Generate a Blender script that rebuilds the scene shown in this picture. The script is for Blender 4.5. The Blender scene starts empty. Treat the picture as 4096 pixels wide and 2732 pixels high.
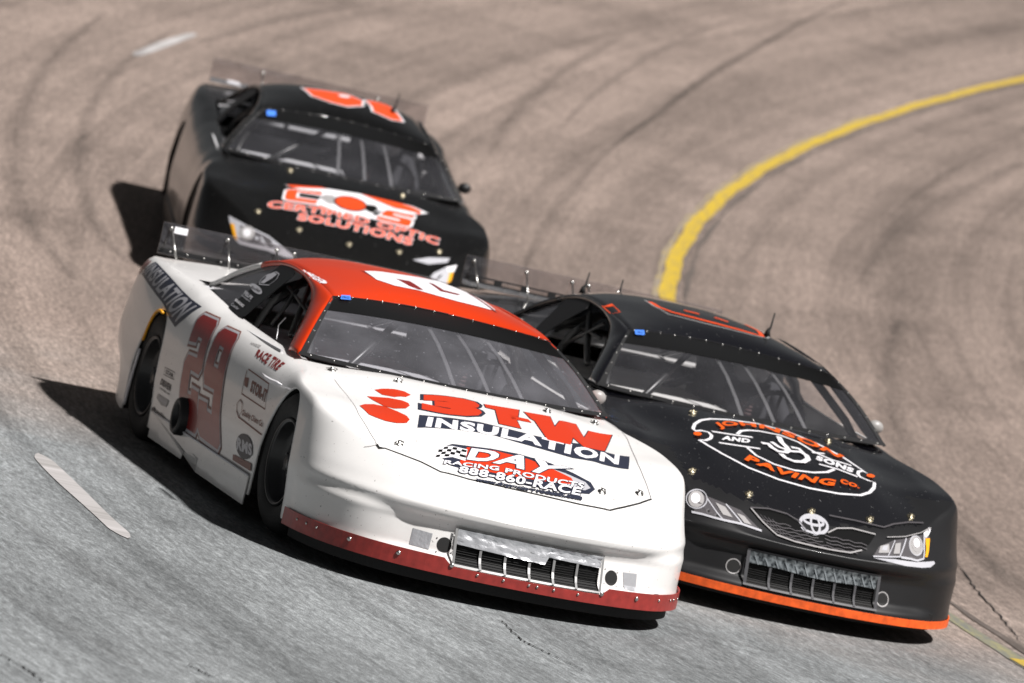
import bpy, bmesh, math, random
from mathutils import Vector, Matrix
from mathutils.bvhtree import BVHTree
random.seed(7)
S = bpy.context.scene
COL = S.collection
R = math.radians

# ------------------------------------------------------------------ camera
cam_d = bpy.data.cameras.new('camera')
cam = bpy.data.objects.new('camera', cam_d); COL.objects.link(cam); S.camera = cam
CX = Vector((-0.963253, 0.265417, 0.041191)); CY = Vector((0.000421, -0.151868, 0.988401)); CZ = Vector((0.268594, 0.952098, 0.146176)); CC = Vector((56.146688, 25.452400, 5.674053))
mw = Matrix((CX, CY, CZ)).transposed().to_4x4(); mw.translation = CC
cam.matrix_world = mw
cam_d.sensor_width = 36.0; cam_d.lens = 196.909
cam_d.clip_start = 0.5; cam_d.clip_end = 2000
cam_d.dof.use_dof = True; cam_d.dof.focus_distance = 25.3; cam_d.dof.aperture_fstop = 3.2

# ------------------------------------------------------------------ light: floodlights of the speedway as one hard source
SUN = Vector((-0.50, 0.44, 0.75)).normalized()
sun_d = bpy.data.lights.new('floodlight', 'SUN'); sun_d.energy = 5.0; sun_d.angle = R(2.2); sun_d.color = (1.0, 0.968, 0.945)
sun = bpy.data.objects.new('floodlight', sun_d); COL.objects.link(sun)
sun.rotation_euler = SUN.to_track_quat('Z', 'Y').to_euler(); sun.location = (40, 10, 30)
W = bpy.data.worlds.new('World'); S.world = W; W.use_nodes = True
wn = W.node_tree.nodes; wl = W.node_tree.links
sky = wn.new('ShaderNodeTexSky'); sky.sky_type = 'NISHITA'; sky.sun_disc = False
sky.sun_elevation = math.asin(SUN.z); sky.sun_rotation = math.atan2(SUN.x, SUN.y)
hsv = wn.new('ShaderNodeHueSaturation'); hsv.inputs['Saturation'].default_value = 0.12
wl.new(sky.outputs[0], hsv.inputs['Color']); wl.new(hsv.outputs[0], wn['Background'].inputs[0])
wn['Background'].inputs[1].default_value = 0.014
S.view_settings.view_transform = 'Standard'; S.view_settings.look = 'None'
S.view_settings.gamma = 1.0; S.view_settings.use_curve_mapping = False; S.view_settings.exposure = 0.47
S.cycles.max_bounces = 8; S.cycles.transparent_max_bounces = 24

# ------------------------------------------------------------------ materials
def mat(name, col, rough=0.5, metal=0.0, coat=0.0, spec=0.5, noise=None, bump=None, emit=None):
    m = bpy.data.materials.new(name); m.use_nodes = True
    nt = m.node_tree; b = nt.nodes['Principled BSDF']
    b.inputs['Base Color'].default_value = (*col, 1); b.inputs['Roughness'].default_value = rough
    b.inputs['Metallic'].default_value = metal; b.inputs['Coat Weight'].default_value = coat
    b.inputs['Coat Roughness'].default_value = 0.06; b.inputs['Specular IOR Level'].default_value = spec
    tc = nt.nodes.new('ShaderNodeTexCoord')
    if noise:
        sc, amt, dark = noise
        n = nt.nodes.new('ShaderNodeTexNoise'); n.inputs['Scale'].default_value = sc; n.inputs['Detail'].default_value = 6
        nt.links.new(tc.outputs['Object'], n.inputs['Vector'])
        rp = nt.nodes.new('ShaderNodeValToRGB'); rp.color_ramp.elements[0].position = 0.5 - amt; rp.color_ramp.elements[1].position = 0.5 + amt
        rp.color_ramp.elements[0].color = (*[c * dark for c in col], 1); rp.color_ramp.elements[1].color = (*col, 1)
        nt.links.new(n.outputs['Fac'], rp.inputs[0]); nt.links.new(rp.outputs[0], b.inputs['Base Color'])
    if bump:
        n2 = nt.nodes.new('ShaderNodeTexNoise'); n2.inputs['Scale'].default_value = bump[0]; n2.inputs['Detail'].default_value = 3
        nt.links.new(tc.outputs['Object'], n2.inputs['Vector'])
        bp_ = nt.nodes.new('ShaderNodeBump'); bp_.inputs['Strength'].default_value = bump[1]; bp_.inputs['Distance'].default_value = 0.01
        nt.links.new(n2.outputs['Fac'], bp_.inputs['Height']); nt.links.new(bp_.outputs[0], b.inputs['Normal'])
    return m

def paint(name, col, rough, coat, grime, chips=0.5):
    """car paint: clear coated, road grime low on the panels, small stone chips and slight panel waviness"""
    m = mat(name, col, rough, coat=coat); nt = m.node_tree; N = nt.nodes; L = nt.links; b = N['Principled BSDF']
    tc = [n for n in N if n.type == 'TEX_COORD'][0]
    sp = N.new('ShaderNodeSeparateXYZ'); L.new(tc.outputs['Object'], sp.inputs[0])
    mr = N.new('ShaderNodeMapRange'); mr.inputs[1].default_value = 0.75; mr.inputs[2].default_value = 0.05; L.new(sp.outputs['Z'], mr.inputs[0])
    n1 = N.new('ShaderNodeTexNoise'); n1.inputs['Scale'].default_value = 5; n1.inputs['Detail'].default_value = 8; n1.inputs['Roughness'].default_value = .7
    mp = N.new('ShaderNodeMapping'); mp.inputs['Scale'].default_value = (0.6, 1, 1.6); L.new(tc.outputs['Object'], mp.inputs[0]); L.new(mp.outputs[0], n1.inputs['Vector'])
    mu = N.new('ShaderNodeMath'); mu.operation = 'MULTIPLY'; L.new(mr.outputs[0], mu.inputs[0]); L.new(n1.outputs['Fac'], mu.inputs[1])
    mu2 = N.new('ShaderNodeMath'); mu2.operation = 'MULTIPLY'; mu2.inputs[1].default_value = 0.55; L.new(mu.outputs[0], mu2.inputs[0]); mu2.use_clamp = True
    mx = N.new('ShaderNodeMixRGB'); mx.inputs[1].default_value = (*col, 1); mx.inputs[2].default_value = (*grime, 1); L.new(mu2.outputs[0], mx.inputs[0])
    v = N.new('ShaderNodeTexNoise'); v.inputs['Scale'].default_value = 55; v.inputs['Detail'].default_value = 2; L.new(tc.outputs['Object'], v.inputs['Vector'])
    rp = N.new('ShaderNodeValToRGB'); rp.color_ramp.elements[0].position = 0.715; rp.color_ramp.elements[1].position = 0.735
    L.new(v.outputs['Fac'], rp.inputs[0])
    mc = N.new('ShaderNodeMath'); mc.operation = 'MULTIPLY'; mc.inputs[1].default_value = chips; L.new(rp.outputs[0], mc.inputs[0])
    mx2 = N.new('ShaderNodeMixRGB'); mx2.inputs[2].default_value = (0.12, 0.11, 0.1, 1) if col[0] > .3 else (0.35, 0.35, 0.35, 1)
    L.new(mc.outputs[0], mx2.inputs[0]); L.new(mx.outputs[0], mx2.inputs[1]); L.new(mx2.outputs[0], b.inputs['Base Color'])
    n3 = N.new('ShaderNodeTexNoise'); n3.inputs['Scale'].default_value = 3.2; n3.inputs['Detail'].default_value = 1.5; L.new(tc.outputs['Object'], n3.inputs['Vector'])
    bu = N.new('ShaderNodeBump'); bu.inputs['Strength'].default_value = 0.35; bu.inputs['Distance'].default_value = 0.012; L.new(n3.outputs['Fac'], bu.inputs['Height'])
    L.new(bu.outputs[0], b.inputs['Normal']); L.new(bu.outputs[0], b.inputs['Coat Normal'])
    m2 = N.new('ShaderNodeMath'); m2.operation = 'MULTIPLY_ADD'; m2.inputs[1].default_value = 0.35; m2.inputs[2].default_value = rough; L.new(mu2.outputs[0], m2.inputs[0]); L.new(m2.outputs[0], b.inputs['Roughness'])
    return m

def glass(name, tint, alpha, dust=0.1, rough=0.03):
    """clear polycarbonate: see-through, with gloss and a film of rubber dust and scratches"""
    m = bpy.data.materials.new(name); m.use_nodes = True; nt = m.node_tree; N = nt.nodes; L = nt.links; N.clear()
    o = N.new('ShaderNodeOutputMaterial'); tr = N.new('ShaderNodeBsdfTransparent'); tr.inputs[0].default_value = (*tint, 1)
    gl = N.new('ShaderNodeBsdfGlossy'); gl.inputs['Roughness'].default_value = rough; gl.inputs[0].default_value = (1, 1, 1, 1)
    fr = N.new('ShaderNodeFresnel'); fr.inputs[0].default_value = 1.5
    m1 = N.new('ShaderNodeMixShader'); L.new(fr.outputs[0], m1.inputs[0]); L.new(tr.outputs[0], m1.inputs[1]); L.new(gl.outputs[0], m1.inputs[2])
    df = N.new('ShaderNodeBsdfPrincipled'); df.inputs['Base Color'].default_value = (.45, .45, .5, 1); df.inputs['Roughness'].default_value = .42
    tc = N.new('ShaderNodeTexCoord')
    n1 = N.new('ShaderNodeTexNoise'); n1.inputs['Scale'].default_value = 3; n1.inputs['Detail'].default_value = 8; L.new(tc.outputs['Object'], n1.inputs['Vector'])
    n2 = N.new('ShaderNodeTexNoise'); n2.inputs['Scale'].default_value = 60; n2.inputs['Detail'].default_value = 2; L.new(tc.outputs['Object'], n2.inputs['Vector'])
    rp = N.new('ShaderNodeValToRGB'); rp.color_ramp.elements[0].position = 0.70; rp.color_ramp.elements[1].position = 0.74; L.new(n2.outputs['Fac'], rp.inputs[0])
    a = N.new('ShaderNodeMath'); a.operation = 'MULTIPLY'; a.inputs[1].default_value = dust * 2; L.new(n1.outputs['Fac'], a.inputs[0])
    c = N.new('ShaderNodeMath'); c.operation = 'MULTIPLY_ADD'; c.inputs[1].default_value = 0.3 * min(1, dust * 8); L.new(rp.outputs[0], c.inputs[0]); L.new(a.outputs[0], c.inputs[2]); c.use_clamp = True
    m2 = N.new('ShaderNodeMixShader'); L.new(c.outputs[0], m2.inputs[0]); L.new(m1.outputs[0], m2.inputs[1]); L.new(df.outputs[0], m2.inputs[2])
    L.new(m2.outputs[0], o.inputs[0]); return m

M = {}
M['white'] = paint('white_paint', (0.78, 0.77, 0.76), 0.32, 0.55, (0.36, 0.34, 0.31), 0.6)
M['black'] = paint('black_paint', (0.004, 0.004, 0.006), 0.14, 1.0, (0.035, 0.033, 0.03), 0.35)
M['black2'] = paint('black_paint_dull', (0.004, 0.004, 0.004), 0.16, 0.9, (0.024, 0.022, 0.02), 0.15)
M['redor'] = paint('orange_red_paint', (0.56, 0.034, 0.003), 0.30, 0.3, (0.4, 0.1, 0.05), 0.3)
M['dred'] = mat('lettering_red', (0.56, 0.034, 0.006), 0.4, coat=.3)
M['numred'] = mat('number_red', (0.24, 0.014, 0.012), 0.38, coat=.3, noise=(30, .3, .8))
M['strip_red'] = mat('strip_red', (0.34, 0.03, 0.024), 0.45, noise=(25, .25, .6), coat=.2)
M['orange'] = mat('lettering_orange', (0.75, 0.10, 0.004), 0.4, coat=.2)
M['orange2'] = mat('lettering_coral', (0.78, 0.075, 0.012), 0.4, coat=.2)
M['dkorange'] = mat('ball_orange', (0.62, 0.06, 0.01), 0.4)
M['strip_or'] = mat('strip_orange', (0.95, 0.13, 0.015), 0.5, noise=(25, .2, .6))
M['dwhite'] = mat('lettering_white', (0.78, 0.77, 0.80), 0.4, coat=.2)
M['navy'] = mat('lettering_navy', (0.022, 0.026, 0.045), 0.4, coat=.2)
M['dblack'] = mat('lettering_black', (0.005, 0.005, 0.005), 0.3, spec=.35)
M['dgrey'] = mat('lettering_grey', (0.32, 0.31, 0.31), 0.4)
M['dsilver'] = mat('print_silver', (0.42, 0.42, 0.45), 0.35)
M['dbrown'] = mat('lettering_brown', (0.22, 0.10, 0.08), 0.5)
M['ddark'] = mat('lettering_dark', (0.06, 0.055, 0.06), 0.5)
M['blue'] = mat('label_blue', (0.055, 0.20, 0.72), 0.5)
M['dblue'] = mat('label_print', (0.01, 0.03, 0.12), 0.5)
M['wframe'] = mat('tape_edge', (0.20, 0.20, 0.20), 0.5, metal=.5)
M['fascia'] = mat('satin_wrap_black', (0.010, 0.010, 0.011), 0.42, coat=.12, spec=.4, noise=(5, .3, .7))
M['amber'] = mat('amber_lens', (0.80, 0.36, 0.01), 0.4)
M['mblack'] = mat('satin_black', (0.008, 0.008, 0.009), 0.5, noise=(30, .3, .6))
M['vblack'] = mat('flat_black', (0.006, 0.006, 0.006), 0.8)
M['rubber'] = mat('tyre_rubber', (0.016, 0.016, 0.016), 0.75, noise=(18, .3, .6), bump=(90, .3))
M['rim'] = mat('wheel_black', (0.013, 0.013, 0.014), 0.4, coat=.2)
M['steel'] = mat('bare_steel', (0.55, 0.54, 0.52), 0.3, metal=1.0)
M['brass'] = mat('pin_brass', (0.36, 0.32, 0.23), 0.45, metal=1.0)
M['mirror'] = mat('mirror_shell', (0.30, 0.29, 0.28), 0.4)
M['foil'] = mat('silver_tape', (0.66, 0.67, 0.70), 0.30, metal=.65, bump=(17, .8))
M['alu'] = mat('brushed_aluminium', (0.42, 0.42, 0.43), 0.4, metal=.9)
M['inner'] = mat('interior_grey', (0.58, 0.58, 0.60), 0.6, noise=(4, .3, .75))
M['innerw'] = mat('interior_white', (0.78, 0.77, 0.75), 0.55, noise=(4, .3, .75))
M['cage'] = mat('cage_paint', (0.012, 0.012, 0.012), 0.35)
M['suit'] = mat('suit_cloth', (0.02, 0.02, 0.025), 0.85, noise=(20, .3, .6))
M['helmet'] = mat('helmet_paint', (0.35, 0.35, 0.36), 0.25, coat=1)
M['helmetk'] = mat('helmet_black', (0.02, 0.02, 0.022), 0.25, coat=1)
M['skin'] = mat('glove_leather', (0.05, 0.02, 0.02), 0.7)
M['glass'] = glass('windshield_plastic', (0.92, 0.92, 0.94), .1, 0.135, 0.08)
M['glassT'] = glass('windshield_plastic_clear', (0.94, 0.94, 0.95), .1, 0.045, 0.05)
M['sglass'] = glass('window_plastic', (0.88, 0.86, 0.85), .1, 0.12, 0.04)
M['splate'] = glass('spoiler_plastic', (0.84, 0.82, 0.82), .1, 0.05, 0.04)

M['black2'].node_tree.nodes['Principled BSDF'].inputs['Coat Weight'].default_value = .45
M['black2'].node_tree.nodes['Principled BSDF'].inputs['Coat Roughness'].default_value = .16
M['black2'].node_tree.nodes['Principled BSDF'].inputs['Specular IOR Level'].default_value = .3

# tread plate tape (diagonal raised bars)
def tread():
    m = mat('tread_plate', (0.10, 0.11, 0.12), 0.3, metal=.6); nt = m.node_tree; N = nt.nodes; L = nt.links; b = N['Principled BSDF']
    tc = N.new('ShaderNodeTexCoord'); n = N.new('ShaderNodeTexNoise'); n.inputs['Scale'].default_value = 45; n.inputs['Detail'].default_value = 5
    L.new(tc.outputs['Object'], n.inputs['Vector']); rp = N.new('ShaderNodeValToRGB'); rp.color_ramp.elements[0].position = .35; rp.color_ramp.elements[1].position = .7
    rp.color_ramp.elements[0].color = (.02, .025, .03, 1); rp.color_ramp.elements[1].color = (.38, .42, .44, 1); L.new(n.outputs['Fac'], rp.inputs[0]); L.new(rp.outputs[0], b.inputs['Base Color'])
    return m
M['tread'] = tread()

# ------------------------------------------------------------------ helpers
def link(name, bm_or_me, m, parent=None, smooth=True, mats=None):
    if isinstance(bm_or_me, bmesh.types.BMesh):
        me = bpy.data.meshes.new(name); bm_or_me.to_mesh(me); bm_or_me.free()
    else: me = bm_or_me
    for k in (mats or ([m] if m else [])): me.materials.append(M[k] if isinstance(k, str) else k)
    if smooth:
        me.polygons.foreach_set('use_smooth', [True] * len(me.polygons))
    o = bpy.data.objects.new(name, me); COL.objects.link(o)
    if parent: o.parent = parent
    return o

def thing(name, label, cat, group=None):
    o = bpy.data.objects.new(name, None); COL.objects.link(o); o.empty_display_size = .3
    o['label'] = label; o['category'] = cat
    if group: o['group'] = group
    return o

def sharpen(o, ang=35):
    me = o.data; bm = bmesh.new(); bm.from_mesh(me); a = R(ang)
    for e in bm.edges:
        if len(e.link_faces) == 2 and e.calc_face_angle(0) > a: e.smooth = False
    bm.to_mesh(me); bm.free(); return o

def box(bm, c, s, rot=None, bev=0.0):
    r = bmesh.ops.create_cube(bm, size=1.0)
    for v in r['verts']:
        v.co = Vector((v.co.x * s[0], v.co.y * s[1], v.co.z * s[2]))
        if rot is not None: v.co = rot @ v.co
        v.co += Vector(c)
    if bev:
        es = list({e for v in r['verts'] for e in v.link_edges}); bmesh.ops.bevel(bm, geom=es, offset=bev, segments=2, affect='EDGES')

def tube(bm, pts, rad, seg=10, cap=True, closed=False):
    pts = [Vector(p) for p in pts]; n = len(pts); rings = []
    rads = rad if isinstance(rad, (list, tuple)) else [rad] * n
    up = None
    for i, p in enumerate(pts):
        if closed: d = (pts[(i + 1) % n] - pts[i - 1]).normalized()
        else: d = (pts[min(i + 1, n - 1)] - pts[max(i - 1, 0)]).normalized()
        if up is None: up = Vector((0, 0, 1)) if abs(d.z) < .9 else Vector((1, 0, 0))
        a = d.cross(up).normalized(); b = a.cross(d).normalized(); up = b
        rings.append([bm.verts.new(p + (a * math.cos(t) + b * math.sin(t)) * rads[i]) for t in [2 * math.pi * k / seg for k in range(seg)]])
    for i in range(n if closed else n - 1):
        A = rings[i]; B = rings[(i + 1) % n]
        for k in range(seg): bm.faces.new((A[k], A[(k + 1) % seg], B[(k + 1) % seg], B[k]))
    if cap and not closed:
        bm.faces.new(rings[0][::-1]); bm.faces.new(rings[-1])

def lathe(bm, prof, axis='y', seg=40, off=(0, 0, 0), closed=False):
    off = Vector(off); rings = []
    for (h, r) in prof:
        ring = []
        for k in range(seg):
            t = 2 * math.pi * k / seg; c, s = math.cos(t) * r, math.sin(t) * r
            p = {'y': Vector((c, h, s)), 'x': Vector((h, c, s)), 'z': Vector((c, s, h))}[axis]
            ring.append(bm.verts.new(p + off))
        rings.append(ring)
    for A, B in zip(rings, rings[1:]):
        for k in range(seg): bm.faces.new((A[k], B[k], B[(k + 1) % seg], A[(k + 1) % seg]))
    return rings

def grid(bm, rows, closed=False):
    vr = [[bm.verts.new(Vector(p)) for p in r] for r in rows]
    for A, B in zip(vr, vr[1:]):
        n = len(A)
        for k in range(n if closed else n - 1):
            try: bm.faces.new((A[k], A[(k + 1) % n], B[(k + 1) % n], B[k]))
            except ValueError: pass
    return vr

def lerp(a, b, t): return a + (b - a) * t
def interp(x, tab):
    if x <= tab[0][0]: return tab[0][1]
    for (x0, y0), (x1, y1) in zip(tab, tab[1:]):
        if x <= x1: return y0 + (y1 - y0) * (x - x0) / (x1 - x0)
    return tab[-1][1]
def cinterp(x, tab):
    """smooth (Catmull-Rom style Hermite) interpolation"""
    if x <= tab[0][0]: return tab[0][1]
    if x >= tab[-1][0]: return tab[-1][1]
    for i in range(len(tab) - 1):
        x0, y0 = tab[i]; x1, y1 = tab[i + 1]
        if x <= x1:
            h = x1 - x0; t = (x - x0) / h
            def sl(j):
                if j <= 0 or j >= len(tab) - 1: k = max(0, min(j, len(tab) - 2)); return (tab[k + 1][1] - tab[k][1]) / (tab[k + 1][0] - tab[k][0])
                a = (tab[j][1] - tab[j - 1][1]) / (tab[j][0] - tab[j - 1][0]); b = (tab[j + 1][1] - tab[j][1]) / (tab[j + 1][0] - tab[j][0])
                return 0 if a * b <= 0 else 2 * a * b / (a + b)
            m0, m1 = sl(i) * h, sl(i + 1) * h
            return (2 * t**3 - 3 * t**2 + 1) * y0 + (t**3 - 2 * t**2 + t) * m0 + (-2 * t**3 + 3 * t**2) * y1 + (t**3 - t**2) * m1
def sstep(a, b, x):
    t = max(0.0, min(1.0, (x - a) / (b - a))); return t * t * (3 - 2 * t)

# ------------------------------------------------------------------ body shape of a late model (metres; x forward, y to the car's left, z up)
HC = [(-2.4, .885), (-2.2, .90), (-1.8, .895), (-1.3, .885), (-.6, .84), (0, .815), (.7, .812), (.88, .812), (1.05, .795), (1.3, .75), (1.55, .70), (1.8, .635), (2.0, .565), (2.1, .52), (2.2, .46), (2.30, .40), (2.4, .38)]
HS = [(-2.4, .865), (-2.2, .88), (-1.8, .885), (-1.3, .868), (-.9, .84), (-.6, .818), (0, .798), (.35, .79), (.6, .79), (.95, .765), (1.3, .726), (1.5, .705), (1.7, .655), (1.85, .60), (1.95, .56), (2.05, .505), (2.15, .45), (2.3, .38)]
def top_z(x, y):
    k = sstep(.35, .80, abs(y))
    z = lerp(cinterp(x, HC), cinterp(x, HS), k)
    if x > .9: z -= .018 * math.sin(math.pi * max(0, min(1, (abs(y) - .45) / .35))) * sstep(.9, 1.2, x) * (1 - sstep(1.6, 2.0, x))
    return z
OUT = [(-2.36, 0), (-2.36, .30), (-2.36, .62), (-2.35, .80), (-2.31, .875), (-2.2, .925), (-1.95, .96), (-1.6, .98), (-1.3, .99), (-.6, .99), (0, .99), (.6, .985), (1.0, .985), (1.3, .985), (1.55, .98), (1.72, .965), (1.86, .93), (2.0, .87), (2.12, .78), (2.22, .66), (2.30, .48), (2.345, .30), (2.365, .15), (2.37, 0)]
def arch(x):
    """height of the lower body edge above the wheels"""
    for xc, a, h in ((1.245, .292, .70), (-1.292, .302, .70)):
        t = (x - xc) / a
        if abs(t) < 1: return h * (1 - abs(t) ** 2.3) ** (1 / 2.1)
    return 0.0
def outline():
    # resample the plan outline smoothly, dense at the wheel arch edges
    P = [Vector((a, b)) for a, b in OUT]; L = [0]
    for a, b in zip(P, P[1:]): L.append(L[-1] + (b - a).length)
    tx = [(l, p.x) for l, p in zip(L, P)]; ty = [(l, p.y) for l, p in zip(L, P)]
    n = 150; ss = [L[-1] * i / n for i in range(n + 1)]
    f = lambda s: (cinterp(s, tx), cinterp(s, ty))
    extra = []
    for xc, a in ((1.245, .292), (-1.292, .302)):
        for sg in (-1, 1):
            for d in (-.012, -.002, .0005, .003, .008, .016, .03):
                xt = xc + sg * (a - d)
                lo, hi = 0, L[-1]
                for _ in range(40):
                    mid = (lo + hi) / 2
                    if f(mid)[0] < xt: lo = mid
                    else: hi = mid
                extra.append(lo)
    ss = sorted(ss + extra); return [f(s) for s in ss]
OL = outline()
def column(x0, y0, zb):
    """one section of the body skin from its lower edge over the shoulder to the middle"""
    nose = sstep(1.55, 2.1, x0); tail = 1 - sstep(-2.3, -1.75, x0)
    # inward direction in plan
    if x0 > 1.55: c = Vector((lerp(1.45, 1.75, (x0 - 1.55) / .82), 0))
    elif x0 < -1.6: c = Vector((lerp(-1.5, -1.95, (-1.6 - x0) / .76), 0))
    else: c = Vector((x0, 0)) if -1.5 < x0 < 1.45 else Vector((max(-1.5, min(1.45, x0)), 0))
    p0 = Vector((x0, y0)); d = c - p0; dl = max(d.length, 1e-6); d /= dl
    A = .185 if -1.2 <= x0 <= .75 else lerp(.185, .055, sstep(.75, 1.3, x0)) if x0 > 0 else lerp(.185, .125, sstep(-1.2, -1.8, x0))
    rows = []
    NV = 32
    # height of the shoulder where the side meets the top sheet
    NZ = [(0.0, .0), (.115, .0), (.155, .006), (.19, .05), (.30, .075), (.335, .062), (.365, .035), (.395, .03), (.43, .065), (.47, .10), (.53, .165), (.60, .24), (.70, .34)]
    zt = .6
    for _ in range(6):
        ins_top = lerp(A, interp(zt, NZ), nose); sp = p0 + d * ins_top; zt = min(top_z(sp.x, sp.y), lerp(9, .46, sstep(1.7, 2.25, x0)))
    for k in range(NV + 1):
        v = k / NV; v = v ** .85
        z = zb + (zt - zb) * v
        q = max(0, (z - .42) / max(.01, zt - .42)); side = A * (1 - (1 - min(1, q) ** 2.3) ** (1 / 2.0)) if q > 0 else 0
        side += .012 * sstep(.5, .1, z) * 0 - .01 * math.exp(-((z - .38) / .1) ** 2)
        nz = interp(z, NZ) * (1 - .85 * sstep(.60, .82, y0) * (1 - sstep(.32, .38, z)))
        tl = interp(z, [(.2, .12), (.29, .08), (.40, .012), (.5, 0), (.68, .02), (.82, .05), (.86, .075), (.9, .10)])
        i = lerp(side, nz, nose) if nose > 0 else lerp(side, tl, tail)
        if k == NV: i = ins_top if tail == 0 else lerp(ins_top, .10, tail)
        p = p0 + d * min(i, dl * .9)
        rows.append((p.x, p.y, z))
    last = Vector(rows[-1][:2]); zl = rows[-1][2]; NT = 26
    z_off = zl - top_z(last.x, last.y)
    for k in range(1, NT + 1):
        t = k / NT
        t2 = t ** 1.35
        p = last.lerp(c, t2); dist = (p - last).length
        rows.append((p.x, p.y, top_z(p.x, p.y) + z_off * math.exp(-dist / .07)))
    return rows
def in_cabin(x, y):
    return -1.42 < x < (.80 - .16 * (y / .8) ** 2) and abs(y) < .775
def build_body(kind='W'):
    cols = []
    for (x, y) in OL:
        a = arch(x); base = .112 if x > 1.5 else (.115 if x > -1.55 else lerp(.115, .24, sstep(-1.6, -2.2, x)))
        cols.append(column(x, y, max(a, base)))
    bm = bmesh.new()
    V = []
    for sgn in (-1, 1):
        vv = []
        for ci, c in enumerate(cols):
            mid = (ci == 0 or ci == len(cols) - 1)
            r = []
            for ri, p in enumerate(c):
                if sgn == 1 and (mid or ri == len(c) - 1): r.append(V[ci][ri])
                else: r.append(bm.verts.new((p[0], sgn * p[1], p[2])))
            vv.append(r)
        if sgn == -1: V = vv
        for A, B in zip(vv, vv[1:]):
            for k in range(len(A) - 1):
                q = [A[k], B[k], B[k + 1], A[k + 1]]
                if sgn == 1: q.reverse()
                u = []
                for w_ in q:
                    if w_ not in u: u.append(w_)
                if len(u) < 3: continue
                cx = sum(w_.co.x for w_ in u) / len(u); cy = sum(w_.co.y for w_ in u) / len(u); cz = sum(w_.co.z for w_ in u) / len(u)
                if in_cabin(cx, cy) and cz > .6: continue
                try: bm.faces.new(u)
                except ValueError: pass
    bmesh.ops.remove_doubles(bm, verts=bm.verts, dist=.0004)
    bmesh.ops.recalc_face_normals(bm, faces=bm.faces)
    return bm
def bvh_of(bm): bm.normal_update(); return BVHTree.FromBMesh(bm)

# windshield and roof surfaces
def ws_base(y): return Vector((.895 - .185 * (y / .81) ** 2, y, .808 - .002))
def ws_top(y): return Vector((-.03 + .30 * (y / .58) ** 2, y, 1.082 - .004 * abs(y / .58)))
def ws_pt(s, t, lift=0):
    """s -1..1 across, t 0 base .. 1 top"""
    a = ws_base(s * .815); b = ws_top(s * .58); p = a.lerp(b, t)
    n = Vector((.33, 0, .94)); bul = .035 * math.sin(math.pi * t) * (1 - .3 * s * s)
    return p + n * (bul + lift)
WIN = [(-1.236, .871), (-.987, .834), (-.743, .814), (-.433, .806), (.05, .798), (.47, .795), (.397, .852), (.31, .906), (.173, .989), (.033, 1.047), (-.12, 1.077), (-.323, 1.099), (-.513, 1.103), (-.70, 1.092), (-.841, 1.067), (-.985, 1.016), (-1.107, .958), (-1.179, .913)]
def lean(x, z, lift=0.0):
    """point on the leaning side plane of the cabin (right side, y negative)"""
    return Vector((x, -(.805 - .78 * (z - .8)) - .788 * lift, z + .615 * lift))

# cabin shell: edges of the roof (x, y, z of the right side rail) and the roof centre line
RAIL = [((.27, .58, 1.078), (-.03, 1.082)), ((.15, .575, 1.094), (-.10, 1.112)), ((-.05, .566, 1.107), (-.19, 1.139)), ((-.32, .555, 1.118), (-.38, 1.168)), ((-.51, .552, 1.123), (-.55, 1.180)), ((-.70, .556, 1.117), (-.72, 1.184)), ((-.86, .575, 1.092), (-.88, 1.176))]
REAR = [((-.985, .615, 1.050), (-1.02, 1.152)), ((-1.107, .66, .995), (-1.25, 1.07)), ((-1.2, .70, .935), (-1.50, .985)), ((-1.29, .73, .888), (-1.72, .893))]
def cab_row(e, c, n=24, lift=0.0):
    row = []
    for k in range(n + 1):
        u = -1 + 2 * k / n
        a = abs(u)
        x = lerp(c[0], e[0], a ** 2); z = lerp(c[1], e[2], a ** 2.9)
        row.append((x, u * e[1], z + lift))
    return row
def densify(tab, n):
    T = list(range(len(tab))); out = []
    for i in range(n + 1):
        t = (len(tab) - 1) * i / n
        f = lambda g: cinterp(t, [(j, g(tab[j])) for j in T])
        out.append(((f(lambda q: q[0][0]), f(lambda q: q[0][1]), f(lambda q: q[0][2])), (f(lambda q: q[1][0]), f(lambda q: q[1][1]))))
    return out
def roof_bm():
    bm = bmesh.new(); grid(bm, [cab_row(e, c) for e, c in densify(RAIL, 24)])
    bmesh.ops.recalc_face_normals(bm, faces=bm.faces)
    return bm
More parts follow.
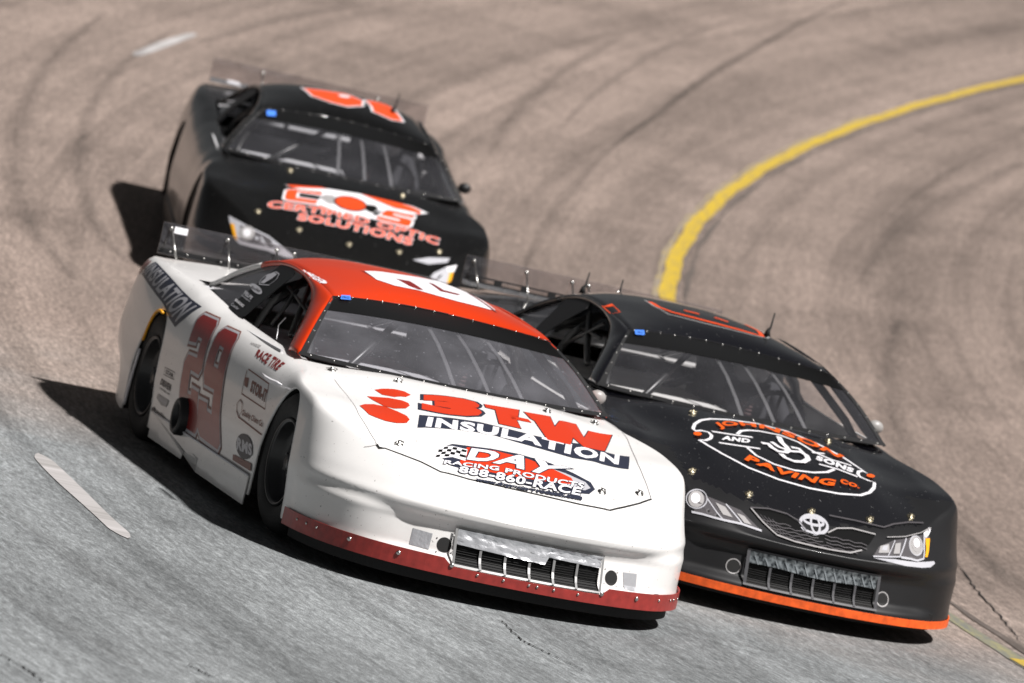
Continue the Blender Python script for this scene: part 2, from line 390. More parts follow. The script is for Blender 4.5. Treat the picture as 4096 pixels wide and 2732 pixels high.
def pillar_bms(sg):
    inn = [ws_pt(-1, 0), ws_pt(-1, .25), ws_pt(-1, .5), ws_pt(-1, .75), ws_pt(-1, 1)]
    out = [lean(.50, .795), lean(.42, .835), lean(.345, .885), lean(.262, .94), lean(.173, .989)]
    prs = list(zip(inn, out))
    prs += [(Vector((.15, -.575, 1.094)), lean(.033, 1.047)), (Vector((-.05, -.566, 1.107)), lean(-.12, 1.077)), (Vector((-.32, -.555, 1.118)), lean(-.323, 1.099)), (Vector((-.51, -.552, 1.123)), lean(-.513, 1.103)),
            (Vector((-.70, -.556, 1.117)), lean(-.70, 1.092)), (Vector((-.86, -.575, 1.092)), lean(-.841, 1.067)), (Vector((-.985, -.615, 1.050)), lean(-.985, 1.016)), (Vector((-1.107, -.66, .995)), lean(-1.107, .958)),
            (Vector((-1.2, -.70, .935)), lean(-1.19, .90)), (Vector((-1.29, -.73, .888)), lean(-1.26, .86))]
    T_ = list(range(len(prs))); rows_ = []
    for i in range(57):
        t = (len(prs) - 1) * i / 56; f = lambda k, ax: cinterp(t, [(j, prs[j][k][ax]) for j in T_])
        a = Vector([f(0, q) for q in range(3)]); b = Vector([f(1, q) for q in range(3)]); r_ = []
        for k in range(6):
            u = k / 5; p = a.lerp(b, u) + Vector((.25, -.6, .6)).normalized() * .018 * math.sin(math.pi * u) ** .8
            r_.append((p.x, p.y * (1 if sg < 0 else -1), p.z))
        rows_.append(r_)
    res = []
    for rr_ in (rows_[:43], rows_[42:]):
        b_ = bmesh.new(); grid(b_, rr_); bmesh.ops.recalc_face_normals(b_, faces=b_.faces)
        if sum(f.normal.z for f in b_.faces) < 0: bmesh.ops.reverse_faces(b_, faces=b_.faces)
        res.append(b_)
    return res
def roof_bvh():
    al = roof_bm()
    for sg in (-1, 1):
        for b_ in pillar_bms(sg):
            me = bpy.data.meshes.new('tmp'); b_.to_mesh(me); b_.free(); al.from_mesh(me); bpy.data.meshes.remove(me)
    t = bvh_of(al); al.free(); return t
def glass_bm(lift=0.0, s0=-1, s1=1, t0=0, t1=1, ns=30, nt=12):
    bm = bmesh.new()
    grid(bm, [[ws_pt(lerp(s0, s1, i / ns), lerp(t0, t1, j / nt), lift) for i in range(ns + 1)] for j in range(nt + 1)])
    return bm
MODES = {
 'top': ((1, 0, 0), (0, 1, 0), (0, 0, -1)),
 'nose': ((0, 1, 0), (0, 0, 1), (-1, 0, 0)),
 'side': ((1, 0, 0), (0, 0, 1), (0, 1, 0)),
 'sh': ((1, 0, 0), (0, .57, .8216), (0, .8216, -.57)),
 'glass': ((0, 1, 0), (-.6, 0, .8), (-.8, 0, -.6)),
 'panel': ((1, 0, 0), (0, .615, .788), (0, .788, -.615)),
}
MODES = {k: tuple(Vector(v).normalized() for v in t) for k, t in MODES.items()}
def panel_bm(lift=0.004):
    pts = [(-.70, 1.092), (-.60, 1.102), (-.513, 1.103), (-.42, 1.085), (-.425, 1.06), (-.33, .95), (-.30, .82), (-.42, .806), (-.49, .806), (-.74, .814), (-.73, .90), (-.72, 1.0)]
    return pts

DECALS = [
 ('W','paw_print','top',[('P','dred',0,[[(1.1459,-.5433),(1.1352,-.503),(1.1436,-.4466),(1.1628,-.399),(1.2,-.3767),(1.2445,-.4126),(1.2562,-.4749),(1.2195,-.5237)]]),('P','dred',0,[[(1.2461,-.6058),(1.2516,-.5608),(1.2666,-.5065),(1.3061,-.4511),(1.3342,-.4246),(1.3729,-.4272),(1.4198,-.458),(1.425,-.5176),(1.3894,-.5597),(1.3083,-.5901)]]),('P','dred',0,[[(1.4644,-.7023),(1.4048,-.6607),(1.3759,-.6079),(1.4,-.5551),(1.4653,-.5133),(1.5244,-.4808),(1.5708,-.4776),(1.6116,-.502),(1.6196,-.5514),(1.6085,-.6078),(1.5713,-.6819)]])]),
 ('W','hood_lettering','top',[('P','navy',.0045,[[(1.1109,.0282),(1.0859,.2171),(1.2056,.178),(1.209,.1599),(1.3878,.1401),(1.3811,.0301),(1.1712,.0695),(1.1617,.0217)],[(1.2092,.1327),(1.2158,.228),(1.2606,.2347),(1.2634,.129)],[(1.1057,.2378),(1.0894,.3783),(1.2536,.3559),(1.1234,.4212),(1.057,.5307),(1.2774,.5067),(1.0866,.5917),(1.0392,.7329),(1.4001,.5799),(1.4772,.4437),(1.3586,.4205),(1.4866,.371),(1.4781,.2535),(1.2227,.2611),(1.1943,.2458)]]),('T','navy',.03,'3',[(1.1467,-.3066),(1.0567,.0181)],[(1.4192,-.3788),(1.3608,-.0466)],0,.06),('P','dred',0,[[(1.1109,.0282),(1.0859,.2171),(1.2056,.178),(1.209,.1599),(1.3878,.1401),(1.3811,.0301),(1.1712,.0695),(1.1617,.0217)],[(1.2092,.1327),(1.2158,.228),(1.2606,.2347),(1.2634,.129)],[(1.1057,.2378),(1.0894,.3783),(1.2536,.3559),(1.1234,.4212),(1.057,.5307),(1.2774,.5067),(1.0866,.5917),(1.0392,.7329),(1.4001,.5799),(1.4772,.4437),(1.3586,.4205),(1.4866,.371),(1.4781,.2535),(1.2227,.2611),(1.1943,.2458)]]),('T','dred',0,'3',[(1.1467,-.3066),(1.0567,.0181)],[(1.4192,-.3788),(1.3608,-.0466)],0,.09)]),
 ('W','hood_banner','top',[('P','navy',0,[[(1.4872,-.409),(1.4369,-.2289),(1.4131,-.0788),(1.4302,.0607),(1.453,.1989),(1.4583,.3424),(1.4169,.5032),(1.3982,.7127),(1.601,.6456),(1.645,.4837),(1.6604,.3331),(1.6286,.1977),(1.5986,.0621),(1.5681,-.0445),(1.5733,-.17),(1.6139,-.3232),(1.6617,-.4623)]]),('T','dwhite',0,'INSULATION',[(1.4925,-.3658),(1.4569,-.1961),(1.4363,-.0228),(1.4357,.1845),(1.4641,.3214),(1.473,.4551),(1.3901,.664)],[(1.6336,-.4152),(1.5963,-.2379),(1.5758,-.0705),(1.5833,.1334),(1.6136,.2691),(1.6329,.3987),(1.5737,.5998)],0,.045)]),
 ('W','hood_logo','top',[('P','navy',0,[[(1.7823,-.3165),(1.7476,-.1109),(1.7442,.0345),(1.7796,.1855),(1.8368,.285),(1.8991,.3606),(1.96,.368),(2.015,.3238),(2.0326,.2208),(2.0481,.0053),(2.0311,-.2167),(2.0038,-.3755),(1.9339,-.4121),(1.8412,-.3796)]]),('P','dsilver',0,[[(1.8269,.1349),(1.8591,.241),(1.9095,.3311),(1.9579,.3441),(1.9893,.3073),(1.9903,.2081),(1.9194,.1496)]]),('P','dred',0,[[(1.7876,-.2422),(1.7653,-.0927),(1.7846,.0697),(1.8399,.1773),(1.8959,.2621),(1.9528,.263),(1.9762,.1356),(1.9895,-.0189),(1.9956,-.2087),(1.987,-.3344)]]),('P','dwhite',0,[[(1.8413,-.3924),(1.8094,-.3231),(1.8156,-.2477),(1.936,-.2868),(1.9237,-.3501),(1.9728,-.4501)]]),('P','dblack',0,[[(1.8383,-.3715),(1.8242,-.3455),(1.8519,-.3574),(1.8652,-.383)],[(1.8193,-.3218),(1.8178,-.2987),(1.8458,-.3108),(1.8474,-.3338)],[(1.8243,-.2777),(1.8267,-.2534),(1.851,-.2638),(1.8507,-.2894)],[(1.874,-.406),(1.8652,-.383),(1.8928,-.3954),(1.9022,-.4176)],[(1.8519,-.3574),(1.8474,-.3338),(1.8746,-.3462),(1.8804,-.3701)],[(1.8458,-.3108),(1.8507,-.2894),(1.8787,-.3005),(1.8726,-.3217)],[(1.8928,-.3954),(1.8804,-.3701),(1.9076,-.3823),(1.9207,-.4077)],[(1.8746,-.3462),(1.8726,-.3217),(1.9006,-.3342),(1.902,-.3571)],[(1.8787,-.3005),(1.8828,-.2699),(1.9064,-.2784),(1.9045,-.3111)],[(1.9295,-.4297),(1.9207,-.4077),(1.9449,-.419),(1.9544,-.441)],[(1.9076,-.3823),(1.902,-.3571),(1.9259,-.3685),(1.9339,-.3942)]]),('T','navy',.03,'DAY',[(1.7928,-.2208),(1.7601,-.0305),(1.7691,.1195),(1.797,.288)],[(1.9225,-.2784),(1.9024,-.1267),(1.9101,.0076),(1.9223,.1488)],0,.04),('T','dwhite',0,'DAY',[(1.7928,-.2208),(1.7601,-.0305),(1.7691,.1195),(1.797,.288)],[(1.9225,-.2784),(1.9024,-.1267),(1.9101,.0076),(1.9223,.1488)],0,.04),('T','navy',.04,'RACING PRODUCTS',[(1.9686,-.3975),(1.9302,-.1182),(1.9367,.1453),(1.9286,.3225)],[(2.0037,-.4125),(1.9725,-.1319),(1.9859,.1257),(1.9857,.299)],0,.025),('T','dwhite',0,'RACING PRODUCTS',[(1.9686,-.3975),(1.9302,-.1182),(1.9367,.1453),(1.9286,.3225)],[(2.0037,-.4125),(1.9725,-.1319),(1.9859,.1257),(1.9857,.299)],0,.025),('T','navy',.04,'888-860-RACE',[(1.9979,-.3293),(1.9822,-.1304),(1.9843,.0806),(1.979,.2961)],[(2.0558,-.3508),(2.0536,-.1577),(2.0533,.0532),(2.0517,.2656)],0,.03),('T','dwhite',0,'888-860-RACE',[(1.9979,-.3293),(1.9822,-.1304),(1.9843,.0806),(1.979,.2961)],[(2.0558,-.3508),(2.0536,-.1577),(2.0533,.0532),(2.0517,.2656)],0,.03),('T','navy',.05,'www.dayracingproducts.com',[(2.0722,-.2629),(2.0638,.0019),(2.0476,.2795)],[(2.1002,-.2722),(2.099,-.0093),(2.0912,.2643)],0,.04)]),
 ('W','hood_seam','top',[('R','vblack',.01,[(1.8875,-.7146),(1.9102,-.7062),(1.958,-.608),(2.0022,-.522),(2.0643,-.4396),(2.0858,-.3031),(2.0979,-.0054),(2.1096,.2566),(2.1071,.4095),(2.0527,.4905),(1.9737,.5983),(1.9043,.6772)],0),('R','dgrey',.003,[(1.8875,-.7146),(1.7979,-.7282),(1.6062,-.7445),(1.2808,-.7186),(1.0465,-.7185)],0),('R','dgrey',.003,[(1.9043,.6772),(1.7754,.6918),(1.5172,.7181),(1.0455,.8103),(.6558,.8609)],0),('R','dgrey',.002,[(1.8898,-.7148),(1.8832,-.7416),(1.8717,-.7655)],0)]),
 ('W','nose_tape','nose',[('P','foil',0,[[(-.5547,.2685),(-.4661,.2642),(-.4735,.189),(-.5598,.1915)]])]),
 ('W','nose_tape','nose',[('P','foil',0,[[(.4973,.255),(.5787,.2554),(.5873,.1749),(.5165,.1789)]])]),
 ('W','brake_duct','nose',[('P','vblack',0,[[(-.374,.2334),(-.3737,.2242),(-.3757,.2152),(-.3798,.207),(-.3858,.2),(-.3933,.1947),(-.402,.1917),(-.411,.191),(-.4194,.1926),(-.4268,.1963),(-.4332,.2022),(-.4378,.2097),(-.4404,.2183),(-.4407,.2274),(-.4388,.2365),(-.4347,.2448),(-.4288,.2518),(-.4214,.2571),(-.413,.2602),(-.4042,.261),(-.3956,.2593),(-.3878,.2554),(-.3813,.2495),(-.3766,.242)]]),('P','ddark',0,[[(-.4409,.2503),(-.4412,.2481),(-.4428,.2464),(-.4449,.2459),(-.4469,.2468),(-.4479,.2487),(-.4476,.2509),(-.446,.2526),(-.4439,.2531),(-.4419,.2523)]]),('P','ddark',0,[[(-.3754,.2572),(-.3757,.2549),(-.3773,.2533),(-.3795,.2528),(-.3815,.2536),(-.3825,.2556),(-.3822,.2578),(-.3806,.2595),(-.3784,.26),(-.3764,.2591)]]),('P','ddark',0,[[(-.3679,.198),(-.3682,.1958),(-.3698,.1941),(-.372,.1936),(-.374,.1945),(-.3751,.1964),(-.3747,.1987),(-.3731,.2004),(-.3709,.2008),(-.3689,.1999)]]),('P','ddark',0,[[(-.4362,.1878),(-.4369,.1857),(-.4388,.1842),(-.4411,.1837),(-.4428,.1845),(-.4434,.1863),(-.4427,.1884),(-.4409,.1899),(-.4387,.1904),(-.4369,.1896)]])]),
 ('W','brake_duct','nose',[('P','vblack',0,[[(.4698,.225),(.4704,.2158),(.4687,.207),(.4646,.1991),(.458,.1929),(.4497,.1887),(.4407,.1866),(.4315,.1868),(.4233,.1891),(.4163,.1934),(.4098,.2),(.4048,.208),(.402,.2169),(.4013,.2261),(.403,.235),(.4069,.2429),(.4128,.2494),(.4202,.2539),(.4287,.2562),(.4377,.256),(.4466,.2535),(.4548,.2488),(.4617,.2421),(.4668,.234)]]),('P','dgrey',0,[[(.4002,.2584),(.3998,.2563),(.398,.2548),(.3955,.2545),(.3932,.2555),(.392,.2573),(.3924,.2594),(.3942,.2609),(.3968,.2613),(.399,.2603)]]),('P','dgrey',0,[[(.4698,.2506),(.4694,.2485),(.4675,.247),(.4649,.2467),(.4626,.2477),(.4614,.2496),(.4618,.2517),(.4636,.2532),(.4662,.2535),(.4686,.2525)]]),('P','dgrey',0,[[(.4739,.1867),(.4727,.1849),(.4703,.1836),(.4676,.1834),(.4656,.1842),(.4651,.1859),(.466,.1878),(.468,.1893),(.4707,.1895),(.4731,.1885)]]),('P','dgrey',0,[[(.4057,.1931),(.4048,.1912),(.4026,.1899),(.4,.1896),(.398,.1905),(.3974,.1922),(.3981,.1942),(.3999,.1956),(.4024,.196),(.4047,.195)]])]),
 ('W','door_number','sh',[('G','dbrown',.05,[[(0,.7),(0,.94),(.12,1),(.88,1),(1,.94),(1,.52),(.88,.455),(.4,.455),(.4,.26),(.6,.26),(.6,.32),(1,.32),(1,.06),(.88,0),(.12,0),(0,.06),(0,.5),(.12,.58),(.62,.58),(.62,.76),(.4,.76),(.4,.7)]],[(-.7645,.1051),(-.6728,.121),(-.4685,.1226)],[(-.4356,-.3763),(-.3006,-.3739),(-.066,-.376)]),('G','dbrown',.05,[[(0,.52),(0,.94),(.12,1),(.88,1),(1,.94),(1,.06),(.88,0),(.12,0),(0,.06),(0,.28),(.38,.28),(.38,.22),(.62,.22),(.62,.42),(.12,.42)],[(.38,.6),(.62,.6),(.62,.8),(.38,.8)]],[(-.3566,.1023),(-.2683,.1187),(-.0739,.1164)],[(-.0775,-.372),(.1014,-.3724),(.3693,-.3787)]),('G','dsilver',.028,[[(0,.7),(0,.94),(.12,1),(.88,1),(1,.94),(1,.52),(.88,.455),(.4,.455),(.4,.26),(.6,.26),(.6,.32),(1,.32),(1,.06),(.88,0),(.12,0),(0,.06),(0,.5),(.12,.58),(.62,.58),(.62,.76),(.4,.76),(.4,.7)]],[(-.7645,.1051),(-.6728,.121),(-.4685,.1226)],[(-.4356,-.3763),(-.3006,-.3739),(-.066,-.376)]),('G','dsilver',.028,[[(0,.52),(0,.94),(.12,1),(.88,1),(1,.94),(1,.06),(.88,0),(.12,0),(0,.06),(0,.28),(.38,.28),(.38,.22),(.62,.22),(.62,.42),(.12,.42)],[(.38,.6),(.62,.6),(.62,.8),(.38,.8)]],[(-.3566,.1023),(-.2683,.1187),(-.0739,.1164)],[(-.0775,-.372),(.1014,-.3724),(.3693,-.3787)]),('G','numred',0,[[(0,.7),(0,.94),(.12,1),(.88,1),(1,.94),(1,.52),(.88,.455),(.4,.455),(.4,.26),(.6,.26),(.6,.32),(1,.32),(1,.06),(.88,0),(.12,0),(0,.06),(0,.5),(.12,.58),(.62,.58),(.62,.76),(.4,.76),(.4,.7)]],[(-.7645,.1051),(-.6728,.121),(-.4685,.1226)],[(-.4356,-.3763),(-.3006,-.3739),(-.066,-.376)]),('G','numred',0,[[(0,.52),(0,.94),(.12,1),(.88,1),(1,.94),(1,.06),(.88,0),(.12,0),(0,.06),(0,.28),(.38,.28),(.38,.22),(.62,.22),(.62,.42),(.12,.42)],[(.38,.6),(.62,.6),(.62,.8),(.38,.8)]],[(-.3566,.1023),(-.2683,.1187),(-.0739,.1164)],[(-.0775,-.372),(.1014,-.3724),(.3693,-.3787)])]),
 ('W','quarter_banner','sh',[('P','navy',0,[[(-1.98,.222),(-1.55,.187),(-1.28,.162),(-1.05,.146),(-.85,.142),(-.92,.045),(-.99,-.018),(-1.15,.004),(-1.35,.048),(-1.6,.075),(-2.06,.13)]]),('T','dsilver',0,'INSULATION',[(-1.95,.213),(-1.55,.178),(-1.28,.153),(-1.05,.137),(-.9,.132)],[(-2.02,.14),(-1.6,.09),(-1.36,.062),(-1.17,.022),(-1.02,.003)],0,.03),('P','numred',0,[[(-2.27,.222),(-2.24,.225),(-2.255,.175),(-2.3,.135),(-2.315,.15)],[(-2.208,.219),(-2.178,.222),(-2.193,.17),(-2.238,.13),(-2.253,.145)],[(-2.146,.216),(-2.116,.219),(-2.131,.165),(-2.176,.125),(-2.191,.14)],[(-2.084,.213),(-2.054,.216),(-2.069,.16),(-2.114,.12),(-2.129,.135)]])]),
 ('W','tire_lettering','sh',[('T','numred',0,'RACE TIRE',[(.286,.1079),(.5136,.1193),(.7416,.1159)],[(.3405,.0673),(.5692,.0572),(.7472,.0594)],0,.05),('T','dgrey',0,'HOOSIER',[(.1237,.1204),(.2651,.1331)],[(.1372,.1081),(.2791,.1143)],0,.03)]),
 ('W','door_sponsor','sh',[('R','dbrown',.006,[(.3909,-.0055),(.7805,-.014),(.9055,-.1214),(.4674,-.1175),(.3849,-.0145)],0),('T','dbrown',0,'STOR-IT',[(.5297,-.0389),(.8183,-.0412)],[(.5753,-.0905),(.8729,-.0969)],0,.05),('P','dbrown',0,[[(.4089,-.045),(.4696,-.0393),(.5161,-.0811),(.4616,-.0806)]]),('R','dbrown',.006,[(.4868,-.142),(.4592,-.1646),(.4953,-.1947),(.5519,-.2122),(.9864,-.223)],0),('R','dbrown',.005,[(.4868,-.142),(.5378,-.152),(.572,-.1826),(.5519,-.2122)],0),('T','dbrown',0,'Quality Chem Co',[(.5791,-.1726),(.9481,-.1686)],[(.5919,-.2017),(.9703,-.2019)],0,.03),('P','ddark',0,[[(.8843,-.2816),(.8958,-.2911),(.8998,-.3012),(.8965,-.3113),(.8862,-.321),(.8698,-.3298),(.8477,-.3373),(.8215,-.3431),(.792,-.3469),(.7605,-.3485),(.7286,-.3478),(.698,-.3448),(.6703,-.3397),(.647,-.3328),(.6295,-.3243),(.6186,-.3148),(.6148,-.3047),(.618,-.2944),(.628,-.2846),(.6437,-.2757),(.6651,-.2681),(.6905,-.2623),(.7195,-.2585),(.7508,-.257),(.7827,-.2578),(.8137,-.2609),(.8421,-.2661),(.8663,-.2732)]]),('T','dsilver',0,'RMS',[(.6197,-.2839),(.8895,-.2776)],[(.6397,-.33),(.9139,-.319)],0,.05),('P','dbrown',0,[[(.5943,-.3553),(.9208,-.3464),(.9384,-.3746),(.6068,-.3769)]])]),
 ('W','contingency_stickers','side',[('R','ddark',.004,[(-.8979,.4452),(-.7026,.4493),(-.6778,.4159),(-.8791,.4096),(-.8924,.4408)],0),('T','ddark',0,'STAR',[(-.8658,.4389),(-.7157,.4408)],[(-.8561,.4175),(-.7025,.4201)],0,.03),('T','ddark',0,'DRIVEN',[(-.8952,.3862),(-.6937,.3854)],[(-.9084,.3532),(-.6962,.3493)],0,.05),('T','ddark',0,'racing oil',[(-.8928,.3425),(-.6985,.3409)],[(-.9015,.3309),(-.7023,.3281)],0,.03),('P','dgrey',0,[[(-.9098,.3042),(-.6924,.3045),(-.7209,.2665),(-.8162,.2587),(-.9281,.2808)]]),('T','dsilver',0,'shocks',[(-.881,.2967),(-.7188,.2951)],[(-.8818,.2783),(-.7243,.278)],0,.02),('T','ddark',0,'brembo',[(-.9427,.2324),(-.7106,.2255)],[(-.9544,.2068),(-.7109,.1968)],0,.03),('P','ddark',0,[[(-.9195,.2188),(-.9181,.2161),(-.9183,.2132),(-.9198,.2104),(-.9227,.2078),(-.9269,.2055),(-.9322,.2036),(-.9382,.2023),(-.9448,.2015),(-.9516,.2013),(-.9582,.2018),(-.9643,.2029),(-.9696,.2045),(-.9739,.2067),(-.9768,.2091),(-.9784,.2119),(-.9783,.2147),(-.9767,.2175),(-.9736,.2202),(-.9693,.2225),(-.9639,.2244),(-.9577,.2257),(-.9511,.2265),(-.9443,.2267),(-.9377,.2262),(-.9317,.2251),(-.9265,.2234),(-.9224,.2213)]])]),
 ('W','roof_number','top',[('P','numred',0,[[(-.4645,-.2353),(-.4381,-.2122),(-.4428,-.1384),(-.2808,-.1914)]]),('P','dwhite',0,[[(-.4621,-.2135),(-.5405,-.1103),(-.588,.0016),(-.693,.2236),(-.839,.382),(-.6057,.4067),(-.443,.4395),(-.203,.432),(-.1712,.3872),(-.1874,.2201),(-.2467,.0176),(-.2413,-.1133),(-.2912,-.1966)]]),('P','numred',0,[[(-.41,-.0603),(-.4196,.0213),(-.2654,.055),(-.2586,.0208),(-.2912,-.0189)]]),('P','numred',0,[[(-.5045,.1485),(-.4997,.1718),(-.3733,.1916),(-.3678,.2849),(-.3295,.2568),(-.3226,.1604)]]),('P','numred',0,[[(-.563,.3846),(-.5694,.4032),(-.1288,.4223),(-.1722,.4057)]])]),
 ('W','roof_name','top',[('T','dwhite',0,'M.WRIGHT',[(-.3887,-.5494),(-.233,-.5342),(-.0734,-.5196)],[(-.3357,-.576),(-.1605,-.5865),(.0139,-.5744)],0,.04),('P','dwhite',0,[[(-.0334,-.5268),(-.0271,-.5291),(-.0213,-.5322),(-.0162,-.5359),(-.0122,-.54),(-.0094,-.5444),(-.0079,-.5487),(-.0079,-.5528),(-.0092,-.5566),(-.0126,-.5595),(-.0175,-.5615),(-.0235,-.5626),(-.0301,-.5629),(-.0371,-.5622),(-.044,-.5606),(-.0506,-.5582),(-.0565,-.5551),(-.0612,-.5515),(-.0647,-.5475),(-.067,-.5433),(-.0679,-.5391),(-.0673,-.5352),(-.0652,-.5317),(-.0614,-.5289),(-.0568,-.5268),(-.0518,-.5253),(-.046,-.5248),(-.0398,-.5253)]])]),
 ('W','windshield_label','glass',[('P','blue',0,[[(-.537,.7263),(-.4593,.7668),(-.4671,.724),(-.5381,.6914)]]),('T','dblue',0,'PRO',[(-.5244,.7255),(-.4706,.751)],[(-.526,.7055),(-.4748,.7277)],0,.05)]),
 ('T','windshield_label','glass',[('P','blue',0,[[(-.5439,.7148),(-.468,.7543),(-.4783,.7029),(-.5457,.6755)]]),('T','dblue',0,'PRO',[(-.5325,.7113),(-.483,.7346)],[(-.5339,.6892),(-.4863,.7095)],0,.05)]),
 ('B','windshield_label','glass',[('P','blue',0,[[(-.5614,.6818),(-.4952,.7161),(-.4896,.6525),(-.5528,.6264)]])]),
 ('W','panel_lettering','panel',[('R','dsilver',.006,[(-.7226,.4129),(-.6535,.4603),(-.5806,.4575),(-.5405,.4262),(-.5486,.3777),(-.6703,.3574),(-.7056,.3697),(-.7226,.4129)],0),('P','dsilver',0,[[(-.7152,.4246),(-.6518,.454),(-.5998,.45),(-.6021,.4193),(-.6319,.3726),(-.6838,.3678),(-.6823,.4016)]]),('P','dsilver',0,[[(-.5151,.3187),(-.5159,.3147),(-.5232,.3112),(-.5365,.3085),(-.5551,.3067),(-.5783,.3059),(-.6047,.306),(-.6332,.3073),(-.6622,.3094),(-.6904,.3125),(-.7163,.3162),(-.7386,.3205),(-.7561,.3251),(-.7681,.3297),(-.7737,.3342),(-.7728,.3383),(-.7655,.3417),(-.752,.3445),(-.7331,.3463),(-.7097,.3471),(-.6831,.3468),(-.6545,.3456),(-.6255,.3434),(-.5974,.3403),(-.5717,.3366),(-.5497,.3323),(-.5324,.3278),(-.5207,.3232)]]),('T','ddark',0,'Bodies',[(-.7272,.3313),(-.5584,.3355)],[(-.7279,.3144),(-.5641,.3175)],0,.02),('T','dsilver',0,'FELPS',[(-.7429,.2909),(-.5627,.2811)],[(-.7201,.2658),(-.5538,.2598)],0,.05),('T','dsilver',0,'motorsports',[(-.7243,.2615),(-.5407,.2541)],[(-.7181,.2508),(-.5353,.242)],0,.02),('T','dwhite',0,'BRAKING',[(-.7417,.2274),(-.5478,.2178)],[(-.7288,.2115),(-.5436,.2021)],0,.03),('T','dsilver',0,'Cooler',[(-.723,.1981),(-.5618,.1913)],[(-.7129,.1803),(-.5575,.1756)],0,.02)]),
 ('T','hood_logo','top',[('R','dwhite',.017,[(1.3042,-.408),(1.326,-.4469),(1.2924,-.451),(1.2163,-.4218),(1.1364,-.3672),(1.0723,-.2946),(1.0071,-.1742),(.9631,-.0081),(.9877,.1552),(1.1104,.2891),(1.2548,.4002),(1.3552,.4472),(1.4107,.4848),(1.4028,.4588),(1.435,.428),(1.483,.4102),(1.5204,.416),(1.5384,.4518),(1.5339,.4901),(1.6293,.4575),(1.7081,.4109),(1.7684,.3436),(1.8044,.2166),(1.8135,.0474),(1.7864,-.1119),(1.7183,-.2604),(1.6074,-.3727),(1.5247,-.434),(1.4617,-.4622),(1.4539,-.425),(1.4063,-.3856),(1.353,-.3654),(1.3107,-.3723),(1.3042,-.408)],1),('R','dwhite',.017,[(1.2864,-.3464),(1.2687,-.2307),(1.2414,-.1086)],0),('R','dwhite',.017,[(1.4504,-.3517),(1.429,-.2247),(1.4073,-.1129)],0),('R','dwhite',.017,[(1.245,-.1947),(1.1785,-.1553),(1.1431,-.1074),(1.1129,-.0352),(1.1079,.0852),(1.1633,.1712),(1.2768,.2318),(1.3399,.3067),(1.3663,.4094)],0),('R','dwhite',.017,[(1.4377,-.1936),(1.5314,-.1691),(1.6037,-.0885),(1.6283,.0135),(1.6038,.1291),(1.5554,.2184),(1.4918,.2747)],0),('R','dwhite',.017,[(1.2887,.2097),(1.2647,.2863)],0),('R','dwhite',.017,[(1.4608,.1993),(1.4791,.2995),(1.5316,.3941)],0),('T','dwhite',0,'AND',[(1.3254,-.295),(1.2892,-.1337)],[(1.3979,-.3249),(1.3588,-.1582)],0,.05),('T','dwhite',0,'SONS',[(1.3276,.2255),(1.3672,.3241),(1.4209,.4083)],[(1.3983,.198),(1.4469,.2937),(1.4881,.3772)],0,.05),('R','dwhite',.03,[(1.316,-.0797),(1.3069,-.0392),(1.3524,-.0352),(1.3967,-.0099),(1.3876,.0348),(1.3411,.065),(1.2855,.0641),(1.2329,.0545),(1.1478,.0634)],0),('R','dwhite',.026,[(1.2631,-.0099),(1.3252,.0147),(1.3509,.0749),(1.3229,.1464),(1.2803,.1375),(1.2818,.0947)],0),('R','dwhite',.03,[(1.4303,-.0051),(1.4793,.0045),(1.5062,.0474),(1.4855,.1037),(1.4249,.1481),(1.3657,.1551),(1.3311,.1313)],0),('T','orange',0,'JOHNSON',[(1.1603,-.3089),(1.0744,-.2106),(1.002,-.0708),(.9798,.0551),(1.0134,.1475),(1.0694,.2245),(1.1215,.2858),(1.185,.3438),(1.2457,.4046)],[(1.2418,-.2839),(1.1517,-.1943),(1.0922,-.0801),(1.0879,.0145),(1.1238,.0976),(1.1767,.1588),(1.2175,.2151),(1.255,.2807),(1.3022,.3365)],0,.04),('T','orange',0,'PAVING',[(1.5529,-.2125),(1.6137,-.1413),(1.655,-.0523),(1.6708,.0437),(1.664,.146),(1.6491,.2424)],[(1.639,-.2663),(1.6868,-.1816),(1.7277,-.0925),(1.7465,-.0017),(1.7517,.097),(1.7416,.2001)],0,.04),('T','orange',0,'CO.',[(1.6155,.2754),(1.6627,.3714)],[(1.6816,.2501),(1.7028,.3534)],0,.05),('P','orange',0,[[(1.386,-.4309),(1.393,-.4335),(1.3998,-.4372),(1.4065,-.4418),(1.4122,-.447),(1.4146,-.4518),(1.4157,-.4566),(1.4154,-.4614),(1.4139,-.4657),(1.411,-.4694),(1.4071,-.4724),(1.4022,-.4744),(1.3966,-.4753),(1.3907,-.4752),(1.3844,-.4739),(1.3783,-.4716),(1.3727,-.4684),(1.3681,-.4645),(1.3647,-.4601),(1.3624,-.4553),(1.3614,-.4505),(1.3612,-.4456),(1.3606,-.4405),(1.3615,-.4361),(1.364,-.4327),(1.368,-.4303),(1.3731,-.4292),(1.3792,-.4294)]]),('P','orange',0,[[(1.4415,.5173),(1.4509,.5132),(1.4604,.508),(1.47,.5017),(1.4788,.4948),(1.4866,.4874),(1.493,.4801),(1.4977,.4732),(1.5007,.4669),(1.5017,.4615),(1.5009,.4574),(1.4984,.4546),(1.4941,.4533),(1.4883,.4537),(1.4812,.4557),(1.4732,.4592),(1.4644,.4641),(1.4553,.4702),(1.4463,.4772),(1.4377,.4848),(1.4303,.4925),(1.4244,.5),(1.4204,.5067),(1.4186,.5123),(1.4189,.5167),(1.4215,.5195),(1.4266,.5204),(1.4332,.5197)]])]),
